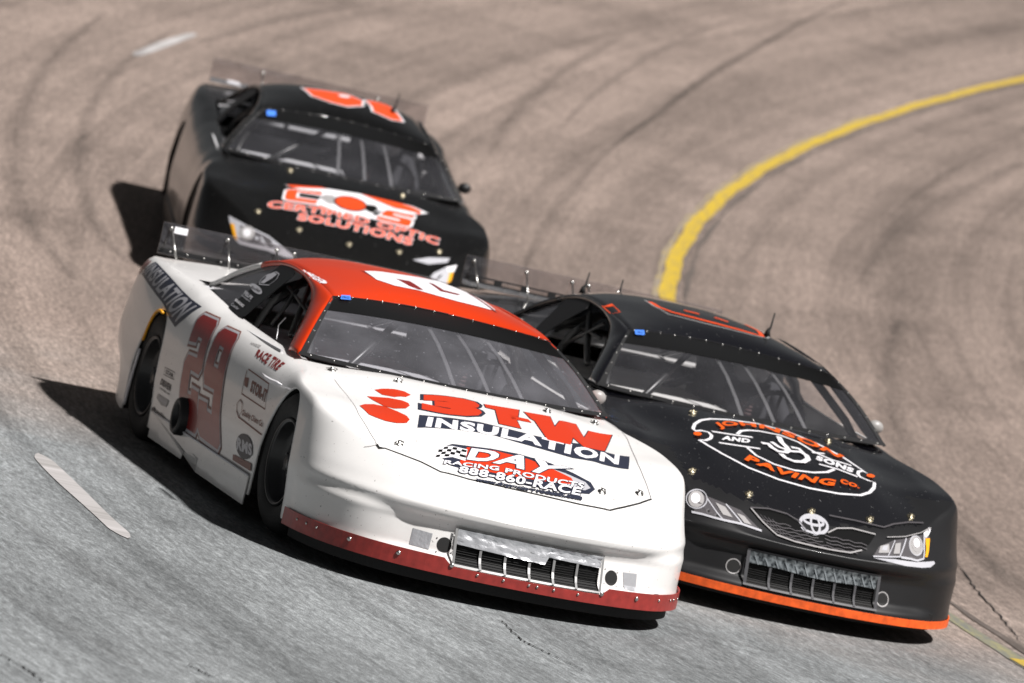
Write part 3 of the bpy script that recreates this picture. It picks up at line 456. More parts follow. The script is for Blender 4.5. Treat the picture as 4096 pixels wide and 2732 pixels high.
 ('T','nose_emblem','nose',[('R','dsilver',.014,[(.0686,.4924),(.0637,.486),(.0567,.48),(.0479,.4743),(.0376,.4694),(.0259,.4651),(.0134,.4618),(.0004,.4595),(-.0127,.4582),(-.0256,.4581),(-.0378,.459),(-.0489,.461),(-.0587,.4641),(-.0668,.4681),(-.073,.4728),(-.0771,.4783),(-.079,.4843),(-.0786,.4905),(-.0758,.4969),(-.0709,.5032),(-.0637,.5092),(-.0546,.5147),(-.0439,.5196),(-.0318,.5237),(-.0189,.527),(-.0056,.5292),(.0078,.5304),(.0208,.5306),(.0329,.5297),(.0438,.5277),(.0533,.5248),(.061,.5209),(.0667,.5163),(.0705,.5109),(.072,.505),(.0715,.4988)],1),('R','dsilver',.011,[(.0519,.5058),(.0488,.5029),(.0437,.5001),(.0365,.4977),(.0277,.4957),(.0176,.4943),(.0066,.4934),(-.0047,.4931),(-.0158,.4935),(-.0263,.4944),(-.0358,.4959),(-.0437,.498),(-.0499,.5004),(-.0539,.5032),(-.0555,.5061),(-.0547,.5091),(-.0516,.512),(-.0464,.5147),(-.0391,.517),(-.0301,.519),(-.0198,.5204),(-.0088,.5213),(.0025,.5215),(.0137,.5212),(.0241,.5203),(.0335,.5188),(.0412,.5168),(.0472,.5144),(.0511,.5117),(.0527,.5087)],1),('R','dsilver',.011,[(.0277,.5027),(.0272,.495),(.0257,.4874),(.0233,.4802),(.0201,.4736),(.0161,.4681),(.0116,.4637),(.0069,.4608),(.002,.4593),(-.0028,.4595),(-.0073,.4613),(-.0113,.4645),(-.0146,.4691),(-.0171,.4749),(-.0187,.4816),(-.0193,.489),(-.0188,.4966),(-.0172,.5042),(-.0145,.5113),(-.0108,.5178),(-.0063,.5232),(-.0014,.5274),(.0039,.5302),(.009,.5316),(.0138,.5315),(.018,.5298),(.0216,.5266),(.0244,.5221),(.0263,.5165),(.0275,.5099)],1)]),
 ('T','grille_print','nose',[('P','dblack',0,[[(-.3463,.5056),(-.245,.5148),(-.149,.5075),(-.085,.4875),(-.0561,.4591),(-.0081,.4544),(.0616,.4678),(.1182,.4925),(.2049,.5054),(.3317,.5006),(.2914,.4636),(.2314,.4243),(.1667,.4045),(.0655,.4007),(-.0328,.4008),(-.1368,.4041),(-.2223,.4156),(-.294,.4577)]]),('R','ddark',.0025,[(-.3169,.4941),(-.2368,.4223)],0),('R','ddark',.0025,[(-.2965,.4906),(-.2165,.4188)],0),('R','ddark',.0025,[(-.2762,.4871),(-.1962,.4154)],0),('R','ddark',.0025,[(-.2559,.4837),(-.1761,.412)],0),('R','ddark',.0025,[(-.2355,.4802),(-.1561,.4086)],0),('R','ddark',.0035,[(-.2983,.4719),(-.267,.4665),(-.2331,.471),(-.2018,.4656),(-.1678,.4702),(-.1365,.4648)],0),('R','ddark',.0035,[(-.2775,.4584),(-.2462,.453),(-.2123,.4575),(-.1809,.4521),(-.147,.4567),(-.1156,.4513),(-.0816,.4558),(-.0502,.4504)],0),('R','ddark',.0035,[(-.2563,.4448),(-.2248,.4393),(-.1911,.4439),(-.1595,.4384),(-.1257,.443),(-.0942,.4375),(-.0604,.4422),(-.0288,.4367),(.0051,.4413)],0),('R','ddark',.0035,[(-.2345,.4323),(-.203,.4269),(-.1693,.4315),(-.1378,.426),(-.104,.4306),(-.0725,.4251),(-.0386,.4297),(-.0071,.4242),(.0268,.4288)],0),('R','ddark',.0035,[(-.2129,.42),(-.1817,.4146),(-.1478,.4191),(-.1166,.4137),(-.0826,.4182),(-.0514,.4129),(-.0172,.4174),(.0139,.412),(.0481,.4165),(.0793,.4111)],0),('R','ddark',.0035,[(-.1751,.4104),(-.1445,.4052),(-.11,.4096),(-.0795,.4044),(-.0448,.4087),(-.0144,.4036),(.0204,.4079),(.0508,.4028),(.0857,.407),(.1158,.402)],0),('R','ddark',.0035,[(.0422,.4578),(.0736,.4523),(.1078,.4569),(.1392,.4515),(.1735,.4561),(.2051,.4506),(.2394,.4552),(.2709,.4497)],0),('R','ddark',.0035,[(.0382,.4421),(.0698,.4366),(.1038,.4412),(.1354,.4357),(.1695,.4403),(.2011,.4348),(.2352,.4394),(.2669,.4339)],0),('R','ddark',.0035,[(.043,.4276),(.0745,.4222),(.1085,.4268),(.14,.4213),(.1742,.4259),(.2057,.4204),(.2399,.425)],0),('R','ddark',.0035,[(.0472,.4134),(.078,.4082),(.1127,.4125),(.1434,.4073),(.1781,.4117),(.2088,.4065)],0),('R','dgrey',.006,[(-.3463,.5056),(-.294,.4577),(-.2266,.415),(-.1372,.4036),(-.0328,.4008),(.0655,.4007),(.1667,.4045),(.2357,.425)],0),('R','ddark',.005,[(-.3463,.5056),(-.2446,.5161),(-.148,.5106),(-.0842,.4906),(-.0557,.4603)],0),('R','dgrey',.005,[(.0616,.4678),(.1186,.4937),(.2053,.5066),(.3321,.5019)],0),('R','ddark',.005,[(.0944,.5386),(.2357,.5395),(.3929,.5367),(.4563,.5551),(.5578,.5725),(.6545,.5804)],0),('R','dgrey',.003,[(.3943,.4996),(.5071,.5148),(.6113,.5396),(.6887,.5686)],0)]),
 ('T','headlight','nose',[('P','ddark',0,[[(.2946,.4122),(.3429,.4609),(.4386,.4984),(.5141,.5128),(.623,.5376),(.6719,.5651),(.6702,.5307),(.6097,.441),(.5509,.4262),(.4467,.4301)]]),('P','dsilver',0,[[(.2957,.4076),(.42,.4205),(.5506,.4234),(.6725,.4354),(.6822,.4257),(.6424,.4078),(.583,.4014),(.4805,.3994),(.3841,.4043)]]),('P','dgrey',0,[[(.6092,.4992),(.6054,.4892),(.5992,.4792),(.5907,.47),(.5806,.4622),(.5698,.4564),(.5585,.453),(.5476,.4522),(.5382,.454),(.5306,.4583),(.5253,.4649),(.5228,.4733),(.523,.4829),(.5263,.4931),(.5325,.5031),(.5413,.5122),(.5519,.5198),(.5636,.5254),(.5752,.5288),(.5861,.5296),(.5957,.5278),(.603,.5236),(.6079,.517),(.61,.5088)]]),('R','dsilver',.004,[(.6092,.4992),(.6064,.4912),(.602,.4831),(.596,.4754),(.5888,.4683),(.5806,.4622),(.5719,.4574),(.5631,.454),(.5539,.4524),(.5456,.4523),(.5382,.454),(.5319,.4572),(.5271,.462),(.524,.468),(.5226,.4751),(.523,.4829),(.5254,.491),(.5297,.4991),(.5357,.5069),(.5433,.5138),(.5519,.5198),(.5612,.5245),(.5706,.5278),(.5798,.5295),(.5882,.5295),(.5957,.5278),(.6018,.5246),(.6063,.5199),(.6091,.5139),(.61,.5069)],1),('R','dgrey',.004,[(.6005,.5012),(.5981,.4946),(.5943,.488),(.5891,.4818),(.5829,.4764),(.5761,.4722),(.5691,.4693),(.5621,.468),(.5556,.4682),(.5501,.4701),(.5457,.4735),(.5427,.4781),(.5414,.4838),(.5418,.4902),(.544,.4969),(.548,.5035),(.5533,.5096),(.5597,.5149),(.5669,.5191),(.5742,.5219),(.5813,.5233),(.5878,.523),(.5933,.5211),(.5975,.5178),(.6001,.5132),(.6012,.5076)],1),('P','dwhite',0,[[(.5936,.5058),(.5913,.5),(.5873,.4945),(.5822,.4896),(.5762,.486),(.5699,.484),(.5641,.4837),(.5592,.4853),(.5558,.4885),(.554,.4931),(.5543,.4985),(.5566,.5043),(.5606,.5098),(.566,.5146),(.5722,.5181),(.5785,.5202),(.5843,.5204),(.5891,.5189),(.5924,.5157),(.594,.5112)]]),('P','dgrey',0,[[(.3291,.4312),(.349,.4618),(.4012,.4776),(.3929,.4408)]]),('P','dsilver',0,[[(.3501,.4451),(.3642,.4641),(.3928,.4702),(.3799,.4474)]]),('P','dgrey',0,[[(.4134,.4394),(.4393,.4827),(.4732,.491),(.451,.4446)]]),('R','dsilver',.006,[(.2943,.4114),(.3608,.4195),(.4472,.4318),(.5137,.5119)],0),('R','dsilver',.004,[(.3803,.4261),(.4406,.4953)],0),('R','dsilver',.009,[(.4527,.43),(.5033,.4319),(.5511,.4281),(.5934,.4399),(.6112,.4899),(.6344,.5349),(.684,.5675)],0),('P','dwhite',0,[[(.6317,.5426),(.6885,.5697),(.6833,.5566),(.6396,.5254)]]),('P','amber',0,[[(.635,.5224),(.6635,.5265),(.6205,.4486),(.6044,.4477)]])]),
 ('T','headlight','nose',[('P','ddark',0,[[(-.6287,.5245),(-.4878,.5054),(-.3989,.4902),(-.306,.4232),(-.4135,.4311),(-.506,.4395),(-.639,.4323)]]),('P','dgrey',0,[[(-.5817,.5015),(-.5863,.4915),(-.5938,.4817),(-.6036,.4729),(-.6129,.4651),(-.6228,.4594),(-.6328,.4567),(-.6421,.4569),(-.6499,.4601),(-.6557,.4662),(-.6587,.4744),(-.6586,.4841),(-.6558,.4947),(-.6503,.5052),(-.6425,.5147),(-.6308,.5218),(-.6184,.5265),(-.6065,.5287),(-.596,.528),(-.5877,.5246),(-.5824,.5187),(-.5804,.5108)]]),('R','dsilver',.004,[(-.5666,.5043),(-.5705,.4956),(-.5769,.4868),(-.5854,.4784),(-.5957,.4708),(-.6057,.4638),(-.6157,.4582),(-.626,.4543),(-.6361,.4524),(-.6455,.4527),(-.6537,.4551),(-.6603,.4594),(-.665,.4655),(-.6673,.473),(-.6672,.4816),(-.6648,.4908),(-.6602,.5002),(-.6537,.5093),(-.6455,.5177),(-.6338,.5241),(-.6212,.5289),(-.6087,.532),(-.5968,.5333),(-.5861,.5326),(-.5773,.53),(-.5707,.5256),(-.5666,.5196),(-.5652,.5124)],1),('P','dwhite',0,[[(-.6023,.5006),(-.6055,.4939),(-.6106,.4875),(-.6171,.4819),(-.6233,.4773),(-.6299,.4745),(-.6359,.4738),(-.6411,.4753),(-.645,.4789),(-.647,.4842),(-.647,.4906),(-.6449,.4977),(-.6411,.5045),(-.6352,.5104),(-.6276,.5145),(-.6198,.5169),(-.6127,.5172),(-.6069,.5155),(-.6031,.5119),(-.6015,.5068)]]),('R','dsilver',.006,[(-.565,.5046),(-.5314,.4584),(-.5061,.4362)],0),('R','dsilver',.007,[(-.4738,.5009),(-.4367,.4661),(-.4048,.4343)],0),('P','dgrey',0,[[(-.5282,.4969),(-.4813,.4879),(-.4523,.4517),(-.5018,.4549)]]),('P','dgrey',0,[[(-.4269,.4737),(-.3887,.4681),(-.3558,.4373),(-.3956,.4401)]]),('R','dsilver',.009,[(-.6491,.4315),(-.5983,.4348),(-.5422,.433),(-.413,.433),(-.3063,.4219)],0)]),
 ('T','brake_duct','nose',[('P','vblack',0,[[(-.3762,.2322),(-.3759,.2236),(-.3777,.215),(-.3816,.2072),(-.3873,.2005),(-.3944,.1954),(-.4027,.1924),(-.4113,.1916),(-.4194,.193),(-.4266,.1964),(-.4327,.2018),(-.4373,.2088),(-.4398,.2169),(-.4402,.2255),(-.4384,.234),(-.4345,.2419),(-.4289,.2486),(-.4218,.2537),(-.4138,.2568),(-.4054,.2577),(-.3971,.2563),(-.3896,.2527),(-.3834,.2473),(-.3788,.2403)]]),('R','dgrey',.005,[(-.3737,.2328),(-.3732,.2248),(-.3745,.2169),(-.3774,.2093),(-.3819,.2025),(-.3877,.1968),(-.3946,.1926),(-.4026,.1901),(-.4107,.1892),(-.4183,.19),(-.425,.1924),(-.4311,.1965),(-.4363,.2021),(-.4401,.2088),(-.4423,.2163),(-.4428,.2242),(-.4415,.2322),(-.4386,.2397),(-.4342,.2466),(-.4285,.2523),(-.4217,.2566),(-.4142,.2593),(-.4065,.2603),(-.3987,.2594),(-.3915,.2569),(-.385,.2526),(-.3798,.247),(-.3759,.2403)],1)]),
 ('T','brake_duct','nose',[('P','vblack',0,[[(.4312,.2162),(.4318,.2078),(.4303,.1997),(.4262,.1926),(.4195,.1871),(.4116,.1833),(.4029,.1814),(.3946,.1814),(.3872,.1834),(.3809,.1872),(.3763,.1925),(.3717,.1998),(.3689,.2078),(.3683,.2162),(.3698,.2243),(.3733,.2316),(.3786,.2376),(.3854,.2418),(.3933,.244),(.4015,.244),(.4097,.2418),(.4172,.2376),(.4236,.2316),(.4284,.2243)]]),('R','dgrey',.006,[(.4343,.2166),(.4351,.2086),(.4341,.2008),(.4311,.1936),(.4254,.1877),(.4185,.1831),(.4105,.18),(.4023,.1783),(.3945,.1782),(.3873,.1796),(.3812,.1826),(.3761,.1869),(.3724,.1925),(.3683,.1996),(.3659,.2074),(.3651,.2154),(.3661,.2233),(.3687,.2305),(.3729,.2369),(.3784,.242),(.3851,.2456),(.3925,.2476),(.4003,.2477),(.4081,.2461),(.4155,.2427),(.4221,.2378),(.4277,.2316),(.4318,.2244)],1)]),
 ('T','roof_number','top',[('R','dgrey',.012,[(-.5876,-.2492),(-.4367,-.2443),(-.2829,-.1994),(-.2505,.0492),(-.2309,.2929),(-.2532,.3707),(-.3205,.4024),(-.5132,.4126)],0),('R','orange2',.03,[(-.5503,-.2308),(-.4265,-.2178),(-.3495,-.161),(-.3065,.065),(-.2694,.2843),(-.2703,.3454),(-.425,.3742),(-.5363,.3276)],0),('R','orange2',.03,[(-.4736,-.0555),(-.4601,.0303)],0),('R','orange2',.03,[(-.4616,.1208),(-.4179,.188)],0)]),
 ('T','roof_flag','top',[('R','orange2',.006,[(-.2961,-.5712),(-.3875,-.493),(-.1654,-.5075),(-.0938,-.5819)],1),('P','orange2',0,[[(-.2961,-.5712),(-.3875,-.493),(-.3309,-.4927),(-.302,-.5306)]])]),
 ('B','hood_logo','top',[('P','dwhite',0,[[(1.3454,-.4222),(1.2465,-.1843),(1.19,.0909),(1.2072,.3189),(1.1892,.5554),(1.3583,.4507),(1.3987,.3118),(1.5837,.2151),(1.6554,.0961),(1.6758,-.0305),(1.6458,-.1383),(1.6061,-.21),(1.4321,-.1888),(1.384,-.2783)]]),('P','orange2',0,[[(1.3378,-.4086),(1.2384,-.1841),(1.2374,-.1294),(1.3113,-.2585),(1.3679,-.3686)]]),('P','orange2',0,[[(1.1954,.0907),(1.2017,.3191),(1.2241,.5053),(1.3124,.4817),(1.33,.3144)]]),('P','dgrey',0,[[(1.384,-.1967),(1.3443,-.0958),(1.5074,-.0637),(1.527,-.1365),(1.4586,-.1894)]]),('P','orange2',0,[[(1.5891,-.2007),(1.6113,-.1379),(1.6634,-.0484),(1.6683,-.1386),(1.6306,-.1922)]]),('P','dblack',.007,[[(1.4342,.12),(1.4645,.1143),(1.4928,.1038),(1.5179,.0889),(1.5385,.0703),(1.5541,.049),(1.5638,.0261),(1.5675,.0025),(1.565,-.0204),(1.5564,-.0416),(1.542,-.06),(1.5223,-.0746),(1.4981,-.0848),(1.4703,-.0899),(1.4403,-.0896),(1.4096,-.0841),(1.3799,-.0736),(1.3529,-.0585),(1.3301,-.0398),(1.3126,-.0182),(1.3015,.005),(1.2973,.0288),(1.3001,.0518),(1.3098,.073),(1.3261,.0913),(1.348,.1058),(1.3742,.1156),(1.4035,.1204)]]),('P','dkorange',0,[[(1.4343,.1164),(1.4628,.1111),(1.4895,.1009),(1.5131,.0866),(1.5326,.0687),(1.5473,.0482),(1.5565,.026),(1.5601,.0032),(1.5578,-.0189),(1.5496,-.0394),(1.5361,-.0572),(1.5175,-.0714),(1.4946,-.0812),(1.4684,-.0862),(1.4402,-.0861),(1.4113,-.0808),(1.3835,-.0707),(1.3581,-.0563),(1.3366,-.0382),(1.3202,-.0174),(1.3097,.005),(1.3057,.0279),(1.3083,.0502),(1.3175,.0707),(1.3328,.0884),(1.3533,.1024),(1.378,.112),(1.4055,.1168)]]),('R','orange2',.012,[(1.4215,-.0706),(1.3807,.0122),(1.4078,.0932)],0),('R','orange2',.012,[(1.5017,-.0545),(1.4707,.0278),(1.4817,.1)],0),('P','dblack',0,[[(1.3837,.1303),(1.3745,.1852),(1.4436,.2011),(1.5241,.1533),(1.496,.1178)]]),('P','dblack',0,[[(1.5185,.1625),(1.4137,.2475),(1.4988,.2356),(1.5624,.1704)]]),('G','dwhite',.06,[[(0,.12),(0,.88),(.08,1),(1,1),(1,.74),(.36,.74),(.36,.28),(1,.28),(1,0),(.08,0)]],[(1.4439,-.4133),(1.3628,-.2869),(1.337,-.1665)],[(1.6452,-.4335),(1.61,-.3182),(1.6032,-.2172)]),('G','dwhite',.06,[[(0,0),(0,.26),(.64,.26),(.64,.38),(.08,.38),(0,.48),(0,.9),(.08,1),(1,1),(1,.74),(.36,.74),(.36,.62),(.92,.62),(1,.52),(1,.1),(.92,0)]],[(1.4077,.2568),(1.3955,.3574),(1.4073,.4466)],[(1.626,.1734),(1.6357,.2862),(1.6421,.4038)]),('G','orange2',-.01,[[(0,.12),(0,.88),(.08,1),(1,1),(1,.74),(.36,.74),(.36,.28),(1,.28),(1,0),(.08,0)]],[(1.4439,-.4133),(1.3628,-.2869),(1.337,-.1665)],[(1.6452,-.4335),(1.61,-.3182),(1.6032,-.2172)]),('G','orange2',-.01,[[(0,0),(0,.26),(.64,.26),(.64,.38),(.08,.38),(0,.48),(0,.9),(.08,1),(1,1),(1,.74),(.36,.74),(.36,.62),(.92,.62),(1,.52),(1,.1),(.92,0)]],[(1.4077,.2568),(1.3955,.3574),(1.4073,.4466)],[(1.626,.1734),(1.6357,.2862),(1.6421,.4038)]),('T','dwhite',.028,'CERTIFIED OPTIC',[(1.6911,-.5296),(1.6725,-.3367),(1.6413,-.1383),(1.6337,.0784),(1.6664,.3036),(1.6768,.4576),(1.6603,.6092)],[(1.8027,-.5416),(1.7849,-.3529),(1.7397,-.1509),(1.7407,.066),(1.7644,.2874),(1.7813,.4408),(1.7853,.5907)],0,.02),('T','orange2',0,'CERTIFIED OPTIC',[(1.6911,-.5296),(1.6725,-.3367),(1.6413,-.1383),(1.6337,.0784),(1.6664,.3036),(1.6768,.4576),(1.6603,.6092)],[(1.8027,-.5416),(1.7849,-.3529),(1.7397,-.1509),(1.7407,.066),(1.7644,.2874),(1.7813,.4408),(1.7853,.5907)],0,.02),('T','dwhite',.028,'SOLUTIONS',[(1.8068,-.3322),(1.7733,-.1034),(1.7744,.1215),(1.8038,.4295)],[(1.906,-.3445),(1.8812,-.1193),(1.8858,.1049),(1.9113,.407)],0,.02),('T','orange2',0,'SOLUTIONS',[(1.8068,-.3322),(1.7733,-.1034),(1.7744,.1215),(1.8038,.4295)],[(1.906,-.3445),(1.8812,-.1193),(1.8858,.1049),(1.9113,.407)],0,.02)]),
 ('B','roof_number','top',[('P','dwhite',.016,[[(-.5927,-.273),(-.6725,-.1026),(-.7428,.0461),(-.5853,.1403),(-.3822,.1276),(-.2715,.0181),(-.2814,-.0952),(-.3442,-.2155)],[(-.643,.1685),(-.8631,.3494),(-.2374,.4078),(-.1998,.3285),(-.2959,.2043),(-.4377,.2026)]]),('P','orange2',0,[[(-.5927,-.273),(-.6725,-.1026),(-.7428,.0461),(-.5853,.1403),(-.3822,.1276),(-.2715,.0181),(-.2814,-.0952),(-.3442,-.2155)],[(-.643,.1685),(-.8631,.3494),(-.2374,.4078),(-.1998,.3285),(-.2959,.2043),(-.4377,.2026)]]),('P','dwhite',0,[[(-.6214,.0609),(-.596,.0554),(-.5712,.0442),(-.5506,.0287),(-.5379,.0116),(-.5335,-.0049),(-.5381,-.0181),(-.551,-.0261),(-.5716,-.0276),(-.596,-.0223),(-.621,-.0111),(-.6426,.0045),(-.6579,.0219),(-.6632,.0385),(-.6581,.0517),(-.6432,.0596)]])]),
 ('B','headlight','nose',[('P','dsilver',0,[[(-.7774,.5372),(-.6826,.523),(-.5158,.4947),(-.3696,.4335),(-.3278,.4118),(-.3939,.4069),(-.5158,.4173),(-.692,.4085),(-.7208,.423),(-.7634,.4973)]]),('P','ddark',0,[[(-.7016,.5079),(-.599,.5017),(-.5147,.4861),(-.4207,.4422),(-.5085,.4386),(-.6153,.4303),(-.6897,.428)]]),('P','dgrey',0,[[(-.6076,.4912),(-.6082,.4802),(-.6124,.4687),(-.6198,.4576),(-.63,.4481),(-.6423,.4411),(-.6556,.4372),(-.6689,.4366),(-.6811,.4394),(-.6911,.4453),(-.6982,.4539),(-.7018,.4644),(-.7015,.476),(-.6974,.4876),(-.6899,.4986),(-.6796,.508),(-.6673,.515),(-.6541,.5191),(-.6406,.5195),(-.6281,.5161),(-.6179,.5099),(-.6109,.5014)]]),('P','dwhite',0,[[(-.6311,.4881),(-.6312,.4806),(-.6338,.4732),(-.6383,.4663),(-.6446,.461),(-.652,.4575),(-.6597,.4564),(-.667,.4578),(-.6732,.4613),(-.6777,.4668),(-.68,.4736),(-.6798,.4811),(-.6772,.4885),(-.6725,.4951),(-.6662,.5005),(-.6589,.5039),(-.6512,.5051),(-.6439,.5038),(-.6377,.5003),(-.6333,.4949)]]),('R','dsilver',.008,[(-.5687,.4795),(-.5182,.4313)],0),('R','dsilver',.008,[(-.4958,.4677),(-.4246,.4301)],0),('P','amber',0,[[(-.7582,.498),(-.7374,.5002),(-.7049,.4233),(-.7258,.4284)]])]),
 ('B','headlight','nose',[('P','dsilver',0,[[(.7265,.5479),(.7035,.5032),(.6686,.4436),(.576,.4541),(.5461,.4656),(.567,.4905),(.6505,.5326)]]),('P','dwhite',0,[[(.7265,.5479),(.7087,.5125),(.6651,.5107),(.6505,.5326)]]),('P','amber',0,[[(.6752,.5044),(.703,.5077),(.6925,.4617),(.6644,.4433)]])]),
 ('B','nose_trim','nose',[('P','dsilver',0,[[(.4239,.5371),(.5277,.5636),(.6742,.5802),(.6561,.5564),(.5293,.5296)]])]),
]
POSE = {'W': ([[-0.041969, -0.97911, -0.198955], [0.999118, -0.041321, -0.007407], [-0.000968, -0.199091, 0.979981]], [49.23666, -1.41063, 0.64765]), 'T': ([[0.001921, -0.979205, -0.202863], [0.999977, 0.000566, 0.006738], [-0.006483, -0.202871, 0.979184]], [47.26725, -2.80798, 0.26791]), 'B': ([[0.166222, -0.968673, -0.184509], [0.98589, 0.159497, 0.050817], [-0.019796, -0.190353, 0.981516]], [47.28532, -11.09834, 0.51088])}

# ------------------------------------------------------------------ decals: lettering and marks as thin sheets lying on the panels
def curve_mesh(loops, offset):
    cu = bpy.data.curves.new('outline', 'CURVE'); cu.dimensions = '2D'; cu.fill_mode = 'BOTH'; cu.offset = offset
    for lp in loops:
        sp = cu.splines.new('POLY'); sp.points.add(len(lp) - 1); sp.use_cyclic_u = True
        for p, q in zip(sp.points, lp): p.co = (q[0], q[1], 0, 1)
    o = bpy.data.objects.new('outline', cu); me = bpy.data.meshes.new_from_object(o)
    bpy.data.objects.remove(o); bpy.data.curves.remove(cu); return me
def text_mesh(s, offset, w, shear):
    def mk(off):
        cu = bpy.data.curves.new('lettering', 'FONT'); cu.body = s; cu.size = 1; cu.offset = off; cu.shear = shear; cu.resolution_u = 3
        cu.space_character = 1.0 + 2.2 * w
        o = bpy.data.objects.new('lettering', cu); me = bpy.data.meshes.new_from_object(o)
        bpy.data.objects.remove(o); bpy.data.curves.remove(cu); return me
    base = mk(w)
    xs = [v.co.x for v in base.vertices]; ys = [v.co.y for v in base.vertices]
    bb = (min(xs), max(xs), min(ys), max(ys))
    if offset: bpy.data.meshes.remove(base); base = mk(w + offset)
    for v in base.vertices:
        v.co.x = (v.co.x - bb[0]) / (bb[1] - bb[0]); v.co.y = (v.co.y - bb[2]) / (bb[3] - bb[2])
    return base
def strip_map(tops, bots):
    def par(pl):
        L = [0]
        for a, b in zip(pl, pl[1:]): L.append(L[-1] + math.dist(a, b))
        return [l / L[-1] for l in L]
    def at(pl, pr, u):
        i = 0
        while i < len(pl) - 2 and u > pr[i + 1]: i += 1
        t = (u - pr[i]) / max(1e-9, pr[i + 1] - pr[i]); return (lerp(pl[i][0], pl[i + 1][0], t), lerp(pl[i][1], pl[i + 1][1], t))
    pt, pb = par(tops), par(bots)
    if len(pt) == len(pb): pt = pb = [(a + b) / 2 for a, b in zip(pt, pb)]
    def f(u, v):
        a = at(tops, pt, u); b = at(bots, pb, u); return (lerp(b[0], a[0], v), lerp(b[1], a[1], v))
    return f
def ribbon(pts, w, closed):
    n = len(pts); Lf = []; Rt = []
    for i, p in enumerate(pts):
        a = pts[i - 1] if (i or closed) else p; b = pts[(i + 1) % n] if (i < n - 1 or closed) else p
        d = Vector((b[0] - a[0], b[1] - a[1]))
        if d.length < 1e-7: d = Vector((1, 0))
        d.normalize(); nn = Vector((-d.y, d.x)) * w / 2
        Lf.append((p[0] + nn.x, p[1] + nn.y)); Rt.append((p[0] - nn.x, p[1] - nn.y))
    me = bpy.data.meshes.new('ribbon'); V = [(*a, 0) for a in Lf] + [(*b, 0) for b in Rt]
    F = [(i, (i + 1) % n, n + (i + 1) % n, n + i) for i in range(n if closed else n - 1)]
    me.from_pydata(V, [], F); return me
def make_decal(name, mode, layers, surf, root, label=None):
    e1, e2, d = MODES[mode]; mats = []; big = bmesh.new()
    for li, l in enumerate(layers):
        lift = .0016 + .0005 * li + (.012 if mode == 'glass' else 0)
        if l[0] == 'P': me = curve_mesh(l[3], l[2])
        elif l[0] == 'R': me = ribbon(l[3], l[2], l[4])
        elif l[0] == 'T':
            me = text_mesh(l[3], l[2], l[7], l[6]); f = strip_map(l[4], l[5])
            for v in me.vertices: q = f(v.co.x, v.co.y); v.co = (q[0], q[1], 0)
        elif l[0] == 'G':
            me = curve_mesh(l[3], l[2]); f = strip_map(l[4], l[5])
            for v in me.vertices: q = f(v.co.x, v.co.y); v.co = (q[0], q[1], 0)
        if l[1] not in mats: mats.append(l[1])
        bm = bmesh.new(); bm.from_mesh(me); bpy.data.meshes.remove(me)
        bmesh.ops.triangulate(bm, faces=bm.faces)
        for _ in range(5):
            es = [e for e in bm.edges if e.calc_length() > (.022 if mode == 'sh' else .035)]
            if not es: break
            bmesh.ops.subdivide_edges(bm, edges=es, cuts=1); bmesh.ops.triangulate(bm, faces=[f_ for f_ in bm.faces if len(f_.verts) > 3])
        for v in bm.verts:
            o = e1 * v.co.x + e2 * v.co.y
            if mode == 'panel':
                n = Vector((0, -.788, .615)); p0 = Vector((0, -.805, .8)); oo = o - d * 3
                s = (p0 - oo).dot(n) / d.dot(n); v.co = oo + d * s + n * (lift + .008); continue
            h = surf.ray_cast(o - d * 4, d); 
            if h[0] is None: h = surf.find_nearest(o - d * .8 if mode != 'side' else o - d * .98)
            n = h[1]
            if n.dot(d) > 0: n = -n
            v.co = h[0] + n * lift
        mi = mats.index(l[1]); vm = {v: big.verts.new(v.co) for v in bm.verts}
        for f_ in bm.faces:
            try: nf = big.faces.new([vm[v] for v in f_.verts]); nf.material_index = mi
            except ValueError: pass
        bm.free()
    o = link(name, big, None, root, smooth=False, mats=mats)
    if label: o['label'] = label
    return o

